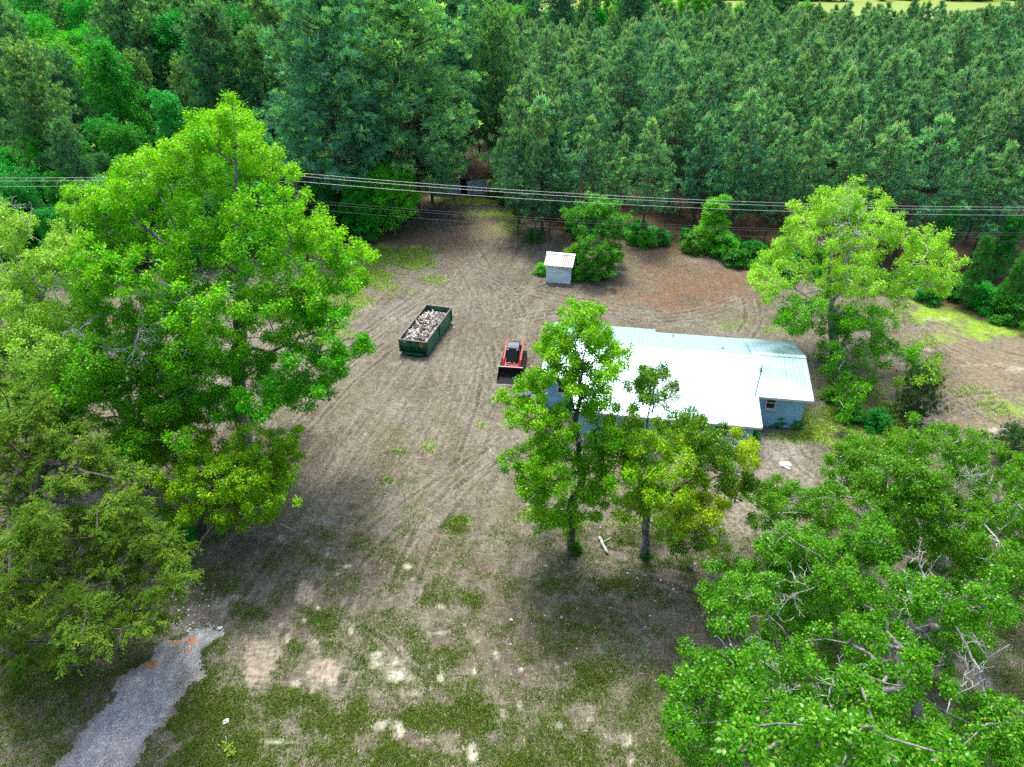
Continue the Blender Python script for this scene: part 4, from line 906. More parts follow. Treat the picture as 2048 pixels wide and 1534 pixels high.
hero_tree('yellowing_oak', 'tree with yellow lower sprays and a crooked top, beside the vine clad one', 'tree', (1290, 1110),
  [(1310,733,15,2),(1288,758,20,2),(1330,762,18,2),(1272,775,14,2),(1302,795,18,2),(1345,790,10,2),(1375,838,26,2),(1400,865,26,2),(1335,868,26),(1280,880,28),(1430,885,26,2),(1478,895,22,1),(1503,925,18,1),(1350,918,34),(1290,930,34),(1425,938,32,2),(1472,958,28,2),(1512,975,14,2),(1330,978,34),(1280,1000,26),(1390,985,28,1),
   (1250,1020,18),(1368,1028,30,1),(1420,1020,22,1),(1340,1055,24,3),(1390,1075,20,2),(1362,1092,14,2),(1425,1065,18,3),(1440,1095,14,3),(1250,900,26),(1450,1000,14,1),(1490,890,14,1),(1260,840,18,2)],
  5.0, [YG+AM, YL, DG+MG, [(.16,.42,.01),(.20,.46,.01)]], 16, .22, leaf=.115, dens=12, k=11, spread=.26, bark='bark_grey', rs=1.5, fill=.85, young=(.34, .34, .03), yfrac=.10, back=.3,
  trunk_top=[(1293, 1040, 0), (1300, 960, -.2), (1290, 880, -.2), (1312, 745, -.1)], dead=[(1400, 1045, -1.8, 20, 20, 1.8), (1420, 1040, -1.6, 16, 34, 1.6), (1340, 780, -.4, 20, -8, 1.2), (1330, 800, -.4, 28, 4, 1.1), (1300, 930, -1.5, 4, -24, 1.1)])
hero_tree('pecan_tree', 'wide chartreuse spreading tree with pale branches behind the right end of the house', 'tree', (1672, 715),
  [(1700,392,26),(1655,400,28),(1742,408,30),(1618,432,28),(1682,448,38),(1762,458,34),(1588,468,22),(1640,490,34),(1720,500,38),(1805,468,24),(1850,478,26),(1882,500,22),(1905,528,15),(1832,528,30),(1870,560,26),(1897,582,14),(1558,508,22),(1520,540,22),(1498,560,13),(1580,550,32),(1645,560,34),(1705,560,34),(1772,568,30),
   (1538,592,20),(1600,610,32,1),(1660,640,36,1),(1722,630,32,1),(1590,650,22,1),(1762,650,26,1),(1558,642,14,1),(1700,700,30,1),(1755,708,26,1),(1820,700,18,1),(1650,700,22,1),(1680,750,22,1),(1738,762,18,1),(1842,738,18),(1810,762,15),(1700,800,15,1),(1862,722,11),(1690,832,9,1),(1705,770,18,1),(1860,755,10),(1800,600,16),(1545,570,16)],
  11.0, [[(.40,.58,.04),(.34,.54,.03),(.46,.62,.06)], [(.13,.34,.006),(.17,.38,.008),(.22,.43,.010)]], 17, .38, leaf=.16, dens=5.4, k=9, spread=.33, bark='bark_pale', back=.35,
  trunk_top=[(1665, 640, 0), (1655, 590, -.3), (1660, 520, -.5), (1680, 440, -.5)], dead=[(1720, 470, -3, 10, -40, 2.6), (1700, 400, -1, -10, -30, 1.4), (1740, 680, -4, -20, -30, 1.6)], bf=.3, front=.62, rs=1.35, fill=.75)
hero_tree('live_oak', 'big round dark leaved oak filling the bottom right corner over bare grey limbs', 'tree', (1850, 1500),
  [(1385,1415,42),(1350,1450,28),(1400,1340,36),(1368,1385,28),(1460,1340,42),(1445,1425,46),(1505,1400,42),(1380,1482,32),(1450,1500,42),(1525,1480,46),(1605,1450,50),(1685,1400,48),(1765,1375,48),(1600,1365,50),(1540,1300,42),(1665,1500,50),(1755,1480,50),(1850,1470,50),(1950,1460,50),(2030,1440,42),
   (1500,1200,48),(1468,1150,32),(1450,1240,32),(1540,1130,42),(1600,1200,50),(1580,1272,42),(1650,1125,46),(1600,1080,36),(1700,1200,48),(1690,1292,40),(1765,1262,36),(1800,1180,44),(1720,1078,42),(1790,1090,40),(1865,1200,40),(1905,1300,40),(1860,1345,36),(1950,1215,40),(2020,1200,40),(1560,1510,50),(2000,1520,50),(1900,1530,50)],
  11.5, [MG, AM], 18, .30, leaf=.088, dens=17, k=17, spread=.22, bark='bark_grey', young=(.22, .40, .03), yfrac=.2, back=.3, trunk_top=[(1835, 1420, -.6), (1800, 1330, -.5)],
  dead=[(1800, 1250, -2, 20, -50, 2.4), (1780, 1320, -2.5, -60, 10, 2.4), (1960, 1340, -1, 50, -60, 2.0), (1590, 1420, -3.5, -30, -50, 1.8), (1480, 1330, -4, -30, -20, 1.5), (1900, 1400, -1.5, 60, -20, 2.0), (1640, 1170, 1, -50, 10, 1.6), (2000, 1440, -2, 30, 30, 1.8), (1500, 1360, -3, 20, -60, 1.4)], att_per=6, rs=1.42, fill=.9)
hero_tree('spreading_oak', 'second oak behind the big corner one, its crown against the tan field', 'tree', (1880, 1130),
  [(1570,1000,42),(1530,1035,28),(1640,1035,36),(1700,962,42),(1655,1000,36),(1690,920,32),(1742,902,32),(1802,890,32),(1850,878,30),(1882,860,16),(1922,890,34),(1780,950,42),(1850,958,46),(1920,960,46),(1990,930,42),(2040,955,36),(1742,1012,42),(1822,1030,46),(1902,1040,46),(1982,1022,46),(2042,1052,42),(1905,1110,42),(1985,1110,42),(2042,1145,36),(1560,970,20),(2080,1000,50),(2090,1100,50)],
  9.0, [MG], 19, .32, leaf=.098, dens=14, k=14, spread=.24, rs=1.35, fill=.7, bark='bark_pale', young=(.24, .40, .03), yfrac=.12, back=.35,
  dead=[(1900, 1000, -3, 20, -40, 1.8), (2000, 1060, -3, 40, -40, 1.8), (1760, 980, -3, -40, 10, 1.6)])

# the feathery cedars at lower left
CE = [(0.057, 0.162, 0.010), (0.080, 0.201, 0.012), (0.040, 0.124, 0.008), (0.107, 0.232, 0.014)]
hero_tree('cedar_tree', 'upper olive green feathery cedar at the left border, behind the lower one', 'tree', (40, 1215),
  [(15,795,30),(70,815,34),(20,860,44),(95,880,46),(165,885,34),(45,930,52),(130,940,52),(210,935,38),(15,1000,54),(100,1010,54),(185,1010,50),(255,1000,38),(60,1070,50),(150,1080,50),(-40,900,50),(-50,1020,50),(240,1060,34)],
  6.5, [CE], 31, .3, leaf=.15, dens=4.6, k=30, bark='bark_dark', foliage='spray', att_per=5, rs=1.25, fill=.6, group='feathery cedars beside the drive', yfrac=0)
hero_tree('cedar_tree', 'lower olive green feathery cedar drooping over the gravel drive', 'tree', (150, 1330),
  [(285,1065,36),(335,1095,32),(362,1140,20),(230,1110,46),(300,1145,42),(160,1130,50),(80,1130,50),(15,1130,50),(335,1190,26),(265,1200,46),(180,1210,50),(100,1210,50),(25,1215,50),(300,1245,24),(235,1268,30),(150,1285,36),(70,1300,36),(10,1310,36),(-50,1200,50)],
  5.5, [CE], 32, .3, leaf=.14, dens=5.0, k=30, bark='bark_dark', foliage='spray', att_per=5, rs=1.22, fill=.6, group='feathery cedars beside the drive', yfrac=0)

# ------------------------------------------------------------------ pines and background trees
PN = [(0.085, 0.247, 0.122), (0.112, 0.299, 0.128), (0.073, 0.216, 0.115), (0.137, 0.309, 0.115)]
PB = [(0.071, 0.237, 0.145), (0.098, 0.289, 0.158), (0.067, 0.206, 0.132)]
PC = [(0.255, 0.439, 0.149), (0.174, 0.372, 0.133)]
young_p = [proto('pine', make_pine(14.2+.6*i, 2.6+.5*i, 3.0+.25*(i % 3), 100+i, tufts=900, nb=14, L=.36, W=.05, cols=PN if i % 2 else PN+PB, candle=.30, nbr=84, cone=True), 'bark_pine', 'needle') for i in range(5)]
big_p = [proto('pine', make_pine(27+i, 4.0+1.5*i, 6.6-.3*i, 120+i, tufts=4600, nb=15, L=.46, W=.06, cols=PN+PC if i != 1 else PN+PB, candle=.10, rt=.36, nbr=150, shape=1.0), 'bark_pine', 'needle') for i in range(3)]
HG = [(0.082, 0.384, 0.029), (0.108, 0.452, 0.033), (0.060, 0.301, 0.029)]
hard = [proto('hardwood', make_broadleaf(17, 5.6, 140, HG, 34, .30, 2600, 9, young=(.10, .30, .04), yfrac=.15), 'bark_grey', 'leaf'),
        proto('hardwood', make_broadleaf(20, 5.0, 141, HG, 40, .30, 2600, 9, cb=.12), 'bark_grey', 'leaf'),
        proto('hardwood', make_broadleaf(14, 3.4, 142, HG, 24, .26, 1700, 9, cb=.10, young=(.12, .32, .05), yfrac=.1), 'bark_pale', 'leaf')]
bushp = [proto('bush', make_broadleaf(3.0, 1.9, 150+i, HG, 16, .15, 1000, 8, cb=.05, rt=.05, att_n=60), 'bark_grey', 'leaf') for i in range(2)]
rng = np.random.default_rng(77); pr_i = 0
taken = []
# the two great pines over the lane, then the front rank of the plantation one by one
def at_px(px, py, Y): p = P(px, py, Y); return p
def tall(name, pr, H0, px, py_top, Y, rz, label, tint=(1, 1, 1), wide=1.0, group=None, cat='tree'):
    """a tree whose foot stands at distance Y and whose top shows at (px, py_top)"""
    p = at_px(px, py_top, Y); s = p[2]/H0; taken.append((p[0], Y, 5*s))
    o = place(name, pr, p[0], Y, s*wide, rz, s, tint, label, cat, group); return o
tall('pine_tree', big_p[0], 27, 800, -45, 85.5, .3, 'huge grey green pine with a visible trunk over the lane to the barn', (1.3, 1.3, 1.2), 1.22)
tall('pine_tree', big_p[1], 28, 625, -40, 81.0, 2.0, 'huge pine left of the one over the lane, branches down behind the utility pole', (1.25, 1.3, 1.2), 1.18)
tall('pine_tree', big_p[2], 29, 905, 5, 112, 4.0, 'tall dark pine behind the barn clearing', (.85, .95, 1.0), .9)
tall('pine_tree', big_p[0], 27, 700, -60, 100, 5.1, 'tall pine rising between the two huge pines, farther back', (.85, .95, .95), .9)
front = [(1090, 200, 79.5, 'pine at the corner of the clearing with three leaning low trunks beside it', 1.35), (1180, 235, 80.5, 'pine just left of the vine covered tree, its top level with the plantation edge', 1.0), (1040, 245, 83, 'leftmost pine of the plantation edge, beside the barn clearing', 1.1),
  (1310, 245, 77.0, 'full bushy pine standing forward of the plantation edge, above the shed', 1.15), (1345, 330, 80.5, 'short pine tucked right of the full bushy one', .8), (1510, 190, 79, 'pine at the plantation edge above the small bright sapling', 1.05), (1480, 290, 78, 'low branched pine standing over the bright sapling', .9),
  (1575, 260, 76.5, 'plantation edge pine just left of the chartreuse tree top', .95), (1640, 245, 75.5, 'plantation edge pine straight behind the chartreuse tree top', 1.0), (1720, 240, 74.5, 'plantation edge pine right behind the chartreuse crown', 1.0), (1800, 255, 73.5, 'plantation edge pine above the right half of the chartreuse crown', 1.1),
  (1880, 235, 72.5, 'broad plantation edge pine right of the chartreuse crown', 1.2), (1960, 300, 71, 'plantation edge pine third from the right border', 1.0), (2030, 290, 70, 'plantation edge pine at the right border', 1.05), (1250, 275, 82, 'pine behind and right of the vine covered tree', .9), (1420, 235, 82, 'pine in the dark gap of the plantation edge', .9), (2090, 300, 68, 'pine half outside the right border', 1.1)]
for i, (px, py, Y_, lab, wd) in enumerate(front):
    tall('pine_tree', young_p[i % 5], 14.2+.6*(i % 5), px, py, Y_, i*1.3, lab, (1.25, 1.25, 1.25), wd, group='pines along the front edge of the plantation')
# plantation behind them: rows of equal pines, the nearest ones single trees, the rest one stand
cand = []
row_a = math.radians(8)
for i in range(-2, 60):
    for j in range(-30, 110):
        u = j*4.8+rng.normal(0, .75); v = 4.9*i+rng.normal(0, .75); x = u*math.cos(row_a)+v*math.sin(row_a)-5; y = 84-u*math.sin(row_a)*.9+v*math.cos(row_a)
        px, py, D = topix(x, y, 14.0)
        if px < 905+.35*(py < 60)*(60-py) or px > 2130: continue
        if D < 50 or y > np.interp(px, [900, 1000, 1250, 1450, 1600, 1800, 2048], [150, 158, 186, 196, 203, 210, 206]): continue
        fe = np.interp(px, [900, 1000, 1100, 1300, 1500, 1700, 1900, 2050, 2150], [100, 88, 83.5, 82, 81, 78, 75.5, 73, 71])
        if y < fe: continue
        if px < 1010 and y < 108: continue
        if any((x-a)**2+(y-b)**2 < 11 for a, b, r in taken): continue
        if rng.random() < .09: continue
        cand.append((y, x))
cand.sort(); near = cand[:282]; far = cand[282:]
for k, (y, x) in enumerate(near):
    pr = young_p[int(rng.integers(5))]; s = rng.uniform(.80, 1.14)
    place('plantation_pine', pr, x, y, s*rng.uniform(.95, 1.12), rng.uniform(0, 6.28), s*rng.uniform(.92, 1.06), tuple(rng.uniform(.95, 1.22)*np.array([1, 1, 1.05])), 'slim young pine with pale upright candles in the close planted rows behind the edge pines', 'tree', 'pines in the plantation rows')
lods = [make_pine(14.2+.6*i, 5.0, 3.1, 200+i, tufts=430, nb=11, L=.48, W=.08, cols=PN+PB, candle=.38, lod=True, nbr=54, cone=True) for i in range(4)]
Vt = []; Ft = []; Vc = []; Fc = []; Cc = []; nt1 = nc1 = 0
for k, (y, x) in enumerate(far):
    (tv, tf), (cv, cf, c3) = lods[k % 4]; a = rng.uniform(0, 6.28); s = rng.uniform(.82, 1.13); R = np.array([[math.cos(a), math.sin(a), 0], [-math.sin(a), math.cos(a), 0], [0, 0, 1]])*[1.08, 1.08, 1]*s
    Vc.append((cv@R+[x, y, 0]).astype(np.float32)); Fc.append(cf+nc1); Cc.append((c3*rng.uniform(.82, 1.15)).astype(np.float32)); nc1 += len(cv)
    Vt.append((tv@R+[x, y, 0]).astype(np.float32)); Ft.append(tf+nt1); nt1 += len(tv)
root = empty('pine_plantation', (0, 0, 0)); tag(root, 'close planted mass of equal young pines stretching back to the far field', 'pine plantation', kind='stuff')
if far:
    link('trunk', make_mesh('trunk', np.concatenate(Vt), np.concatenate(Ft)), M['bark_pine'], root)
    link('crown', make_mesh('crown', np.concatenate(Vc), np.concatenate(Fc), np.concatenate(Cc)), M['needle'], root)
print('plantation', len(near), len(far), nc1)

# mature mixed woods on the left and along the top
T_br = (1.6, 1.45, .7); T_te = (1.0, 1.3, 1.9); T_dk = (.62, .80, .85); T_md = (.95, 1.1, 1.0)
woods = [
 ('pine', 1, 900, -30, 99, (.85, .95, .95), .75, 'dark pine leaning over the roof of the old barn, left side'),
 ('pine', 2, 990, 20, 98, (.9, 1.0, .95), .7, 'pine standing over the right end of the old barn'),
 ('hard', 0, 190, 225, 95, T_dk, 1.0, 'bushy mid green tree above the tip of the sweetgum, left side'),
 ('hard', 2, 320, 165, 100, T_te, .9, 'narrow pale teal young tree above the sweetgum'),
 ('hard', 0, 80, 62, 118, T_md, 1.15, 'rounded bright tree near the upper left corner'),
 ('hard', 1, 160, 100, 112, T_md, 1.1, 'soft rounded blue green tree in the left woods'),
 ('hard', 0, 195, 30, 140, T_br, 1.0, 'bright yellow green tree at the top, left of the dark rounded one'),
 ('hard', 0, 135, 55, 150, T_br, .8, 'small bright tree beside the top left yellow green one'),
 ('hard', 1, 330, 5, 130, T_dk, 1.45, 'large dark rounded tree near the top left'),
 ('hard', 0, 495, 85, 122, T_br, .85, 'bright tree between the dark woods and the huge pines'),
 ('hard', 2, 520, 150, 108, T_te, .8, 'pale green tree tucked beside the huge left pine'),
 ('hard', 0, 60, 235, 84, T_br, .8, 'bright green understory tree near the left border'),
 ('hard', 0, 230, 235, 86, T_dk, .9, 'dense green tree behind the sweetgum, upper left'),
 ('hard', 2, 395, 115, 125, T_te, .7, 'slim pale tree standing among grey pines'),
 ('pine', 0, 30, 100, 84, (1.1, 1.0, .9), .8, 'big grey green pine at the left border'),
 ('pine', 1, 120, 245, 76, (.9, .95, .9), .65, 'grey pine low behind the sweetgum, left'),
 ('pine', 2, 262, 110, 112, (1.0, .95, .9), .75, 'grey pine left of the slim pale tree'),
 ('pine', 0, 355, 125, 118, (1.1, 1.05, .9), .7, 'grey pine behind the teal young tree'),
 ('pine', 1, 430, 110, 120, (.95, .95, .9), .75, 'grey pine left of the huge pines'),
 ('pine', 2, 430, -60, 160, (.8, .95, 1), 1.2, 'tall dark pine at the top between the woods and the huge pines'),
 ('pine', 1, 255, -40, 180, (.7, .85, .9), 1.2, 'tall dark pine at the top left'),
 ('pine', 0, 120, 2, 170, (.8, .9, .9), 1.1, 'dark pine along the top, near the pale field corner'),
 ('hard', 1, 100, 330, 74, T_dk, .8, 'dark leafy tree under the wires at the left'),
 ('hard', 0, 20, 350, 72, T_dk, .75, 'dark leafy tree at the left border under the wires'),
 ('pine', 1, 200, 310, 80, (.8, .9, .9), .7, 'dark pine directly behind the sweetgum'),
 ('hard', 0, 775, 318, 79.5, T_br, 1.25, 'bright drooping leafy tree at the foot of the huge pine beside the lane'),
 ('hard', 1, 705, 345, 77, (.75, .95, .8), 1.2, 'dark green leafy tree right of the utility pole'),
 ('hard', 2, 640, 350, 78, (.65, .85, .7), 1.4, 'dark leafy tree behind the utility pole'),
 ('hard', 0, 560, 300, 84, T_dk, .9, 'dark leafy tree between the sweetgum tip and the huge left pine'),
 ('hard', 0, 1030, 2, 205, T_te, 1.0, 'bright teal tree at the top middle, in front of the far pines'),
 ('hard', 2, 1075, 35, 190, T_te, .8, 'small bright tree right of the top middle teal one'),
 ('hard', 0, 1435, -25, 235, T_te, .85, 'rounded bright tree behind the plantation, left of the far field'),
 ('hard', 1, 1365, -15, 240, T_br, .8, 'yellowish tree behind the plantation'),
 ('hard', 0, 1560, -25, 250, T_md, .8, 'mid green tree at the near corner of the far field'),
 ('hard', 2, 1610, -5, 250, T_te, .9, 'slim tree at the near corner of the far field'),
 ('hard', 0, 2010, 10, 225, T_md, .9, 'broad green tree at the top right behind the plantation'),
 ('hard', 1, 1850, 0, 330, T_md, .5, 'lone tree at the far edge of the pale field'),
 ('pine', 0, 970, -10, 230, (.75, .9, .95), 1.0, 'dark pine at the top right of the huge pines'),
 ('pine', 1, 1130, 0, 225, (.75, .9, .95), .9, 'dark pine behind the plantation, first right of the bright trees'),
 ('pine', 2, 1190, -10, 232, (.75, .9, .95), .9, 'dark pine behind the plantation, second right of the bright trees'),
 ('pine', 0, 1250, -5, 240, (.75, .9, .95), .9, 'dark pine behind the plantation, third right of the bright trees'),
 ('pine', 1, 1510, -25, 245, (.6, .8, .85), .8, 'dark pine between two bright far trees'),
 ('hard', 1, 1985, 460, 60, (.45, .62, .9), .55, 'dark glossy magnolia like tree at the right border'),
 ('hard', 2, 2040, 420, 66, T_dk, .75, 'dark leafy tree at the right border under the wires'),
 ('hard', 2, 1915, 400, 69, (.8, 1.0, 1.5), .7, 'dull teal leafy tree between the chartreuse crown and the right border'),
 ('hard', 2, 1440, 385, 74.5, T_br, 1.35, 'bright green leafy sapling at the edge of the plantation'),
 ('hard', 2, 1565, 450, 71, (.7, .9, 1.3), .5, 'dull green thicket tree left of the chartreuse tree'),
 ('hard', 0, 2060, 500, 58, (.55, .7, .8), .55, 'dark understory tree half out of frame at the right border')]
HH = [17, 20, 14]; PH = [27, 28, 29]
for i, (kd, pi_, px, py, Y_, tint, wd, lab) in enumerate(woods):
    tall('broadleaf_tree' if kd == 'hard' else 'pine_tree', (hard if kd == 'hard' else big_p)[pi_], (HH if kd == 'hard' else PH)[pi_], px, py, Y_, i*1.7, lab, tint, wd, 'mixed woods behind the clearing')
for i in range(30):
    px = 955+i*24+rng.uniform(-8, 8); py = rng.uniform(-45, 12) if i < 27 else rng.uniform(0, 14); Y_ = rng.uniform(205, 250); kd = rng.random() < .5; j = int(rng.integers(3))
    tall('pine_tree' if kd else 'broadleaf_tree', (big_p if kd else hard)[j], (PH if kd else HH)[j], px, py, Y_, i*2.1, ('dark pine' if kd else 'leafy tree')+' in the tall belt along the top edge behind the young pines', (.75, .9, .95) if kd else tuple(np.array([T_te, T_md, T_dk][i % 3])), .95, 'belt of tall trees behind the plantation')
for i in range(260):
    px = rng.uniform(-80, 800); Y_ = rng.uniform(68, 92); p = P(px, 300, Y_); x = p[0]
    eY = np.interp(x, ex[o_], ey[o_])
    if Y_ < eY+1.5 or (px > 690 and Y_ > 84) or any((x-a)**2+(Y_-b)**2 < 9 for a, b, r in taken if r < 4): continue
    taken.append((x, Y_, 3)); j = int(rng.integers(3)); s = rng.uniform(6, 11)/HH[j]
    place('understory_tree', hard[j], x, Y_, s*1.25, rng.uniform(0, 6), s, tuple(np.array([T_dk, T_md, (.8, .95, 1.0)][int(rng.integers(3))])*rng.uniform(.8, 1.1)), 'low leafy understory tree at the foot of the woods under the wires', 'tree', 'understory of the left woods')
for i in range(300):
    px = rng.uniform(985, 2120); e_ = np.interp(px, [985, 1060, 1120, 1240, 1330, 1440, 1560, 1760, 1900, 2048, 2120], [388, 440, 478, 482, 500, 515, 555, 580, 615, 662, 690]); g = G(px, e_-rng.uniform(-4, 34)); x = g[0]
    if any((x-a)**2+(g[1]-b)**2 < 3.2 for a, b, r in taken if r < 2.5) or (1050 < px < 1240 and rng.random() < .75) or (1240 < px < 1420 and rng.random() < .5): continue
    taken.append((x, g[1], 2)); j = int(rng.integers(2)); s = rng.uniform(.35, .95)
    place('shrub', bushp[j], x, g[1], s, rng.uniform(0, 6), s*rng.uniform(.6, 1.1), tuple(np.array([T_dk, T_md, (.55, .75, .7), (.7, .9, 1.2)][int(rng.integers(4))])*rng.uniform(.9, 1.4)), 'low shrub in the undergrowth strip along the foot of the plantation edge', 'shrub', 'shrubs under the plantation edge')
# woods beyond, filling in behind the single ones
fk = 0
for i in range(420):
    y = rng.uniform(88, 262); px = rng.uniform(-90, 1010); hT = rng.uniform(15, 25) if y < 170 else rng.uniform(18, 28)
    p = P(px, 0, y); x = p[0]
    if px > 840 and y < 125: continue
    if px > 900 and 108 < y < 200 and px > 905: continue
    if any((x-a)**2+(y-b)**2 < (4.6+.012*y)**2 for a, b, r in taken): continue
    taken.append((x, y, 5)); kd = rng.random()
    tt = tuple(np.array([T_md, T_dk, (.9, 1.0, 1.2), T_br][int(rng.choice(4, p=[.3, .4, .18, .12]))])*rng.uniform(.85, 1.1))
    if kd < .5: j = int(rng.integers(3)); place('pine_tree', big_p[j], x, y, hT/PH[j]*.95, rng.uniform(0, 6), hT/PH[j], (.85, .92, .95), 'dark pine deep in the mixed woods at the upper left', 'tree', 'deep woods pines')
    else: j = int(rng.integers(3)); place('broadleaf_tree', hard[j], x, y, hT/HH[j]*.85, rng.uniform(0, 6), hT/HH[j]*.95, tt, 'leafy tree deep in the mixed woods at the upper left', 'tree', 'deep woods broadleaf trees')
    fk += 1
print('woods fill', fk)
# far wood beyond the field: one mass
fw = [make_broadleaf(16, 6, 160+i, [(.03, .075, .03), (.04, .09, .035)], 14, .9, 420, 6, cb=.05, att_n=14) for i in range(2)]
Vc = []; Fc = []; Cc = []; nc1 = 0
for i in range(300):
    x = rng.uniform(-420, 420); y = 445+rng.uniform(0, 60)+.05*abs(x)
    _, (cv, cf, c3) = fw[i % 2]; a = rng.uniform(0, 6.28); s = rng.uniform(.8, 1.3); R = np.array([[math.cos(a), math.sin(a), 0], [-math.sin(a), math.cos(a), 0], [0, 0, 1]])*s
    Vc.append(cv@R+[x, y, 0]); Fc.append(cf+nc1); Cc.append(c3*rng.uniform(.8, 1.2)); nc1 += len(cv)
fo = link('far_woods', make_mesh('far_woods', np.concatenate(Vc), np.concatenate(Fc), np.concatenate(Cc)), M['leaf']); tag(fo, 'dark distant woods along the far edge of the pale field', 'woods', kind='stuff')

# vine covered tree by the shed, saplings, bushes, ivy
hero_tree('vine_covered_tree', 'round headed tree smothered in bright hanging vines behind the white shed', 'tree', (1195, 545),
  [(1195,400,16),(1170,415,18),(1225,412,18),(1195,430,24),(1150,435,14),(1235,440,16),(1170,455,22),(1215,460,24),(1135,430,8),(1240,465,12),(1190,490,22),(1220,495,16),(1165,495,14),(1205,520,16),(1180,525,14),(1225,525,12),(1240,510,8),(1190,548,13),(1215,550,9),(1160,520,12)],
  4.2, [[(.12,.36,.012),(.16,.42,.02),(.09,.28,.012)]], 21, .22, leaf=.17, dens=12, k=8, spread=.3, bark='bark_grey', young=(.28, .26, .14), yfrac=.1, zmin=.4, back=.4)
bl = [(1083, 548, .5, 0, T_br, 'ivy bush against the left wall of the shed'), (1152, 560, .62, 1, T_md, 'ivy bush against the right wall of the shed'), (1148, 520, .75, 0, T_br, 'bright bush behind the shed roof corner'), (1175, 562, .5, 1, T_dk, 'low dark bush at the foot of the vine covered tree'),
  (1290, 492, .75, 0, T_md, 'green bush at the foot of the edge pine above the shed'), (1068, 482, .6, 1, T_dk, 'dark viny clump round the leaning low trunks'), (1440, 505, .9, 0, T_dk, 'bush below the bright sapling'), (1500, 520, .9, 1, T_dk, 'bush in the thicket left of the chartreuse tree'),
  (1550, 545, .9, 0, T_dk, 'bush nearest the chartreuse tree on its left'), (1390, 500, .7, 1, T_dk, 'low bush at the plantation edge left of the sapling'), (1900, 590, .9, 0, T_dk, 'bush right of the chartreuse crown at the grass edge'), (1960, 615, 1.0, 1, T_md, 'bush at the grass edge near the right border'), (2020, 640, 1.1, 0, T_dk, 'bush at the right border above the tan field'),
  (700, 455, 1.2, 1, T_dk, 'dark bush right of the utility pole at the wood edge'), (760, 450, 1.2, 0, T_md, 'drooping bush at the wood edge left of the lane'), (815, 430, .9, 1, T_br, 'bright bush beside the lane'), (640, 480, 1.2, 1, T_dk, 'dark bush just right of the sweetgum at the wood edge'), (990, 395, .8, 0, T_dk, 'bush right of the old barn'),
  (1555, 848, .42, 0, T_dk, 'weedy bush against the blue end wall of the house'), (1590, 853, .34, 1, T_dk, 'low weeds at the corner of the blue end wall'), (1488, 872, .62, 1, (.5, .7, .6), 'ivy bush under the front eave of the house'), (1700, 840, .55, 0, (.55, .7, .6), 'low dark thicket right of the house'), (1750, 855, .6, 1, (.55, .75, .6), 'low dark thicket beside the small cedar'), (1660, 800, .45, 1, T_md, 'low bush behind the right end of the house'),
  (370, 1085, .5, 0, T_md, 'weeds round the old stump by the cedar'), (1150, 1100, .28, 1, (.5, .55, .3), 'weeds at the foot of the vine clad tree'), (1290, 1112, .22, 0, (.5, .55, .3), 'weeds at the foot of the yellowing oak'), (1236, 700, .1, 0, T_md, None)]
for i, (px, py, s, j, tint, lab) in enumerate(bl):
    if lab is None: continue
    g = G(px, py); place('bush', bushp[j], g[0], g[1], s, i*1.1, s*.85, tint, lab, 'bush', 'bushes and weeds round the clearing')
for (px, py, h, dx, lab) in [(1036, 470, 6.5, -.2, 'leaning low pine trunk, leftmost of three at the clearing corner'), (1070, 488, 6.5, .2, 'viny low pine trunk, middle of three at the clearing corner'), (1099, 474, 6.0, .1, 'leaning low pine trunk, rightmost of three at the clearing corner')]:
    g = G(px, py); o = place('pine_tree', young_p[1], g[0], g[1], .85, px*.1, 1.02, (1, 1, 1), lab, 'tree', 'low trunked pines at the clearing corner')
g = G(1815, 842); cp = proto('pine', make_pine(3.6, .2, 1.25, 170, tufts=520, nb=14, L=.2, W=.028, cols=[(.035,.10,.03),(.05,.13,.035)], candle=0, rt=.08, clumpy=.2, nbr=60), 'bark_grey', 'needle')
place('small_cedar', cp, g[0], g[1], 1.0, 0, 1.15, (1, 1, 1), 'small dense dark cedar standing alone right of the house', 'tree')
g = G(2010, 930); place('small_cedar', cp, g[0], g[1], .9, 2, .8, (1, 1, 1), 'small dark cedar peeping over the corner oak at the right border', 'tree')

# ------------------------------------------------------------------ small things on the ground
M['wood_old'] = bark_mat('wood_old', (.16, .12, .09), (.38, .33, .27), 5)
def rock(name, px, py, size, col, seed, label, cat, squash=.6):
    import bmesh
    g = G(px, py); rng = np.random.default_rng(seed); b = bmesh.new(); bmesh.ops.create_icosphere(b, subdivisions=3, radius=1)
    ph = rng.uniform(0, 6, 6)
    for v in b.verts:
        c = v.co; d = 1+.22*math.sin(3.1*c.x+ph[0])*math.cos(2.7*c.y+ph[1])+.14*math.sin(6*c.z+ph[2]+4*c.x)+.08*math.sin(9*c.y+ph[3]); v.co = Vector((c.x*size*d, c.y*size*.8*d, max(-.3, c.z)*size*squash*d))
    me = bpy.data.meshes.new(name); b.to_mesh(me); b.free(); o = link(name, me, paint(name+'_surface', col, .85, 0, .25, 8, .5)); o.location = (g[0], g[1], gz(g[0], g[1])+.02); tag(o, label, cat); return o
rock('concrete_block', 1570, 933, .42, (.68, .68, .70), 1, 'white lump of broken concrete on the pale scrape below the house', 'concrete block', .5)
rock('rock', 370, 1080, .42, (.22, .22, .23), 2, 'grey boulder at the edge of the cedars beside an old beam', 'boulder', .9)
rock('dirt_clod', 1380, 1136, .2, (.03, .03, .035), 3, 'small black lump on the ground right of the yellowing oak', 'clod', .6)
rock('concrete_chip', 440, 1257, .12, (.62, .63, .64), 5, 'white chip at the end of the gravel drive', 'stone', .5)
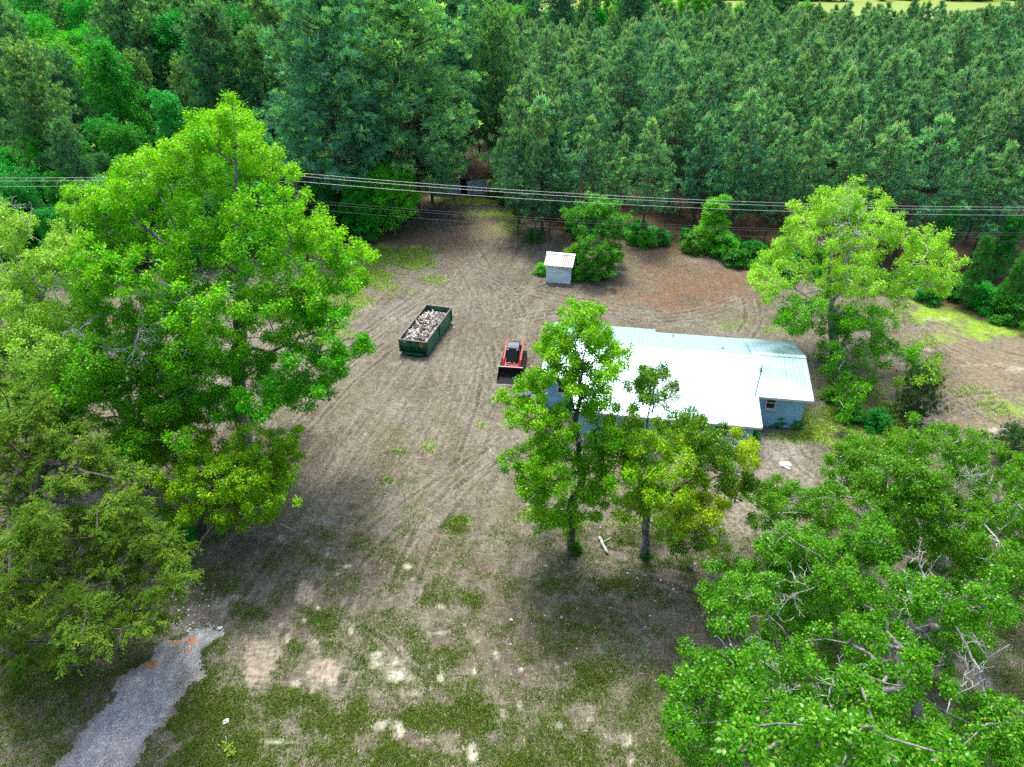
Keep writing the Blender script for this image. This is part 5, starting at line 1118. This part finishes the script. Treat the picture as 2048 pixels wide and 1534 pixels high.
def log(name, p, q, r, mat, label, cat, lift=.0):
    a = G(*p); b = G(*q); m = MB(); n = 6; rg = random.Random(int(p[0]))
    m.tube([(a[0]+(b[0]-a[0])*i/n+rg.gauss(0, r*.3), a[1]+(b[1]-a[1])*i/n+rg.gauss(0, r*.3), r*.7+lift) for i in range(n+1)], [r*(1-.35*i/n)*rg.uniform(.85, 1.15) for i in range(n+1)], 8)
    tag(m.build(name, mat, None, smooth=True), label, cat)
log('fallen_beam', (385, 1108), (428, 1048), .10, M['wood_old'], 'rotten brown beam lying beside the grey boulder', 'beam')
log('fallen_log', (1198, 1078), (1216, 1108), .11, M['bark_dead'], 'short bleached log on the grass between the two middle trees', 'log')
log('fallen_stick', (976, 894), (992, 916), .022, M['bark_dead'], 'long pale stick lying alone left of the vine clad tree', 'stick')
log('fallen_stick', (1205, 1085), (1222, 1076), .04, M['bark_dead'], 'bleached stick leaning against the short log', 'stick')
log('fallen_branch', (560, 1048), (590, 1062), .03, M['bark_dead'], 'dead branch under the tips of the young maple', 'branch')
m = MB(); g = G(596, 702); m.tube([(g[0], g[1], -.1), (g[0]-.04, g[1], .9)], .06, 8); tag(m.build('fence_post', M['wood_old'], None), 'short grey fence post in the grass under the sweetgum', 'fence post')
g = G(452, 1444); m = MB(); m.box((g[0], g[1], .05), (.26, .2, .03), rz=.5, rx=.12); m.box((g[0]+.04, g[1]+.05, .09), (.16, .12, .02), rz=.2, ry=.2); pp = m.build('paper_cup_lid', M['white'], None); tag(pp, 'crumpled white carton on the mossy grass near the drive', 'litter')
m = MB(); m.prism([(-.04, 0), (.05, -.01), (.02, .06)], 'z', .068, .075); m.v = [(x+g[0], y+g[1], z) for x, y, z in m.v]; oo = m.build('tear', M['dark'], pp)
g = G(450, 1490); m = MB(); m.tube([(g[0], g[1], .03), (g[0]+.05, g[1]+.15, .12), (g[0]-.04, g[1]+.3, .2)], .02, 6); st = m.build('weed', M['bark_dead'], None); tag(st, 'single leggy weed with a pale stem at the bottom of the grass', 'weed')
rg = np.random.default_rng(3); tp_ = np.array([[g[0]+.06+rg.normal(0, .09)+.02*i, g[1]-.02*i+rg.normal(0, .07), .12+.1*rg.random()] for i in range(26)])
V, F_, c_ = leaves(tp_, unit(rg.normal(0, 1, (26, 3))), 6, .12, .08, rg, np.tile([.22, .40, .05], (26, 1))); link('foliage', make_mesh('foliage', V, F_, c_), M['leaf'], st)
# scraps scattered by the demolition
Vs = []; Fs = []; Cs = []; n0 = 0; rg = np.random.default_rng(9)
pts = [(925, 545), (930, 518), (1013, 525), (1046, 517), (950, 563), (1068, 562), (1065, 583), (1090, 572), (1018, 595), (1104, 607), (1028, 625), (948, 640), (1000, 627), (882, 674), (905, 533), (800, 700), (870, 718), (849, 716), (860, 721), (1000, 720), (1030, 850), (1020, 862), (1025, 875), (1445, 1160), (1395, 1173), (1290, 1150), (1272, 1195), (1300, 1232), (1315, 1262), (1290, 1255), (1182, 1050), (1490, 1175), (1340, 1190), (1125, 1168), (1168, 1190), (820, 1068), (985, 1007), (400, 1213), (365, 1195), (364, 1483), (1680, 915), (1640, 840), (1780, 830), (2010, 820), (1390, 1128), (1500, 1135), (1240, 620), (1180, 632), (1350, 633)]
for (px, py) in pts+[(rg.uniform(860, 1240), rg.uniform(520, 660)) for _ in range(60)]+[(rg.uniform(340, 430), rg.uniform(1160, 1270)) for _ in range(50)]+[(rg.uniform(980, 1450), rg.uniform(1040, 1300)) for _ in range(50)]:
    g = G(px, py); s = rg.uniform(.04, .11); chunk(np.array([g[0], g[1], gz(g[0], g[1])+.03]), (s, s*rg.uniform(.5, 1.6), .03), (rg.normal(0, .3), rg.normal(0, .3), rg.uniform(0, 3)), np.array([.62, .62, .60])*rg.uniform(.7, 1.1))
lo = link('ground_rubble', make_mesh('ground_rubble', np.concatenate(Vs), np.concatenate(Fs), np.concatenate(Cs)), M['litter']); tag(lo, 'small pale scraps of rubble and paper strewn on the dirt', 'rubble', kind='stuff')
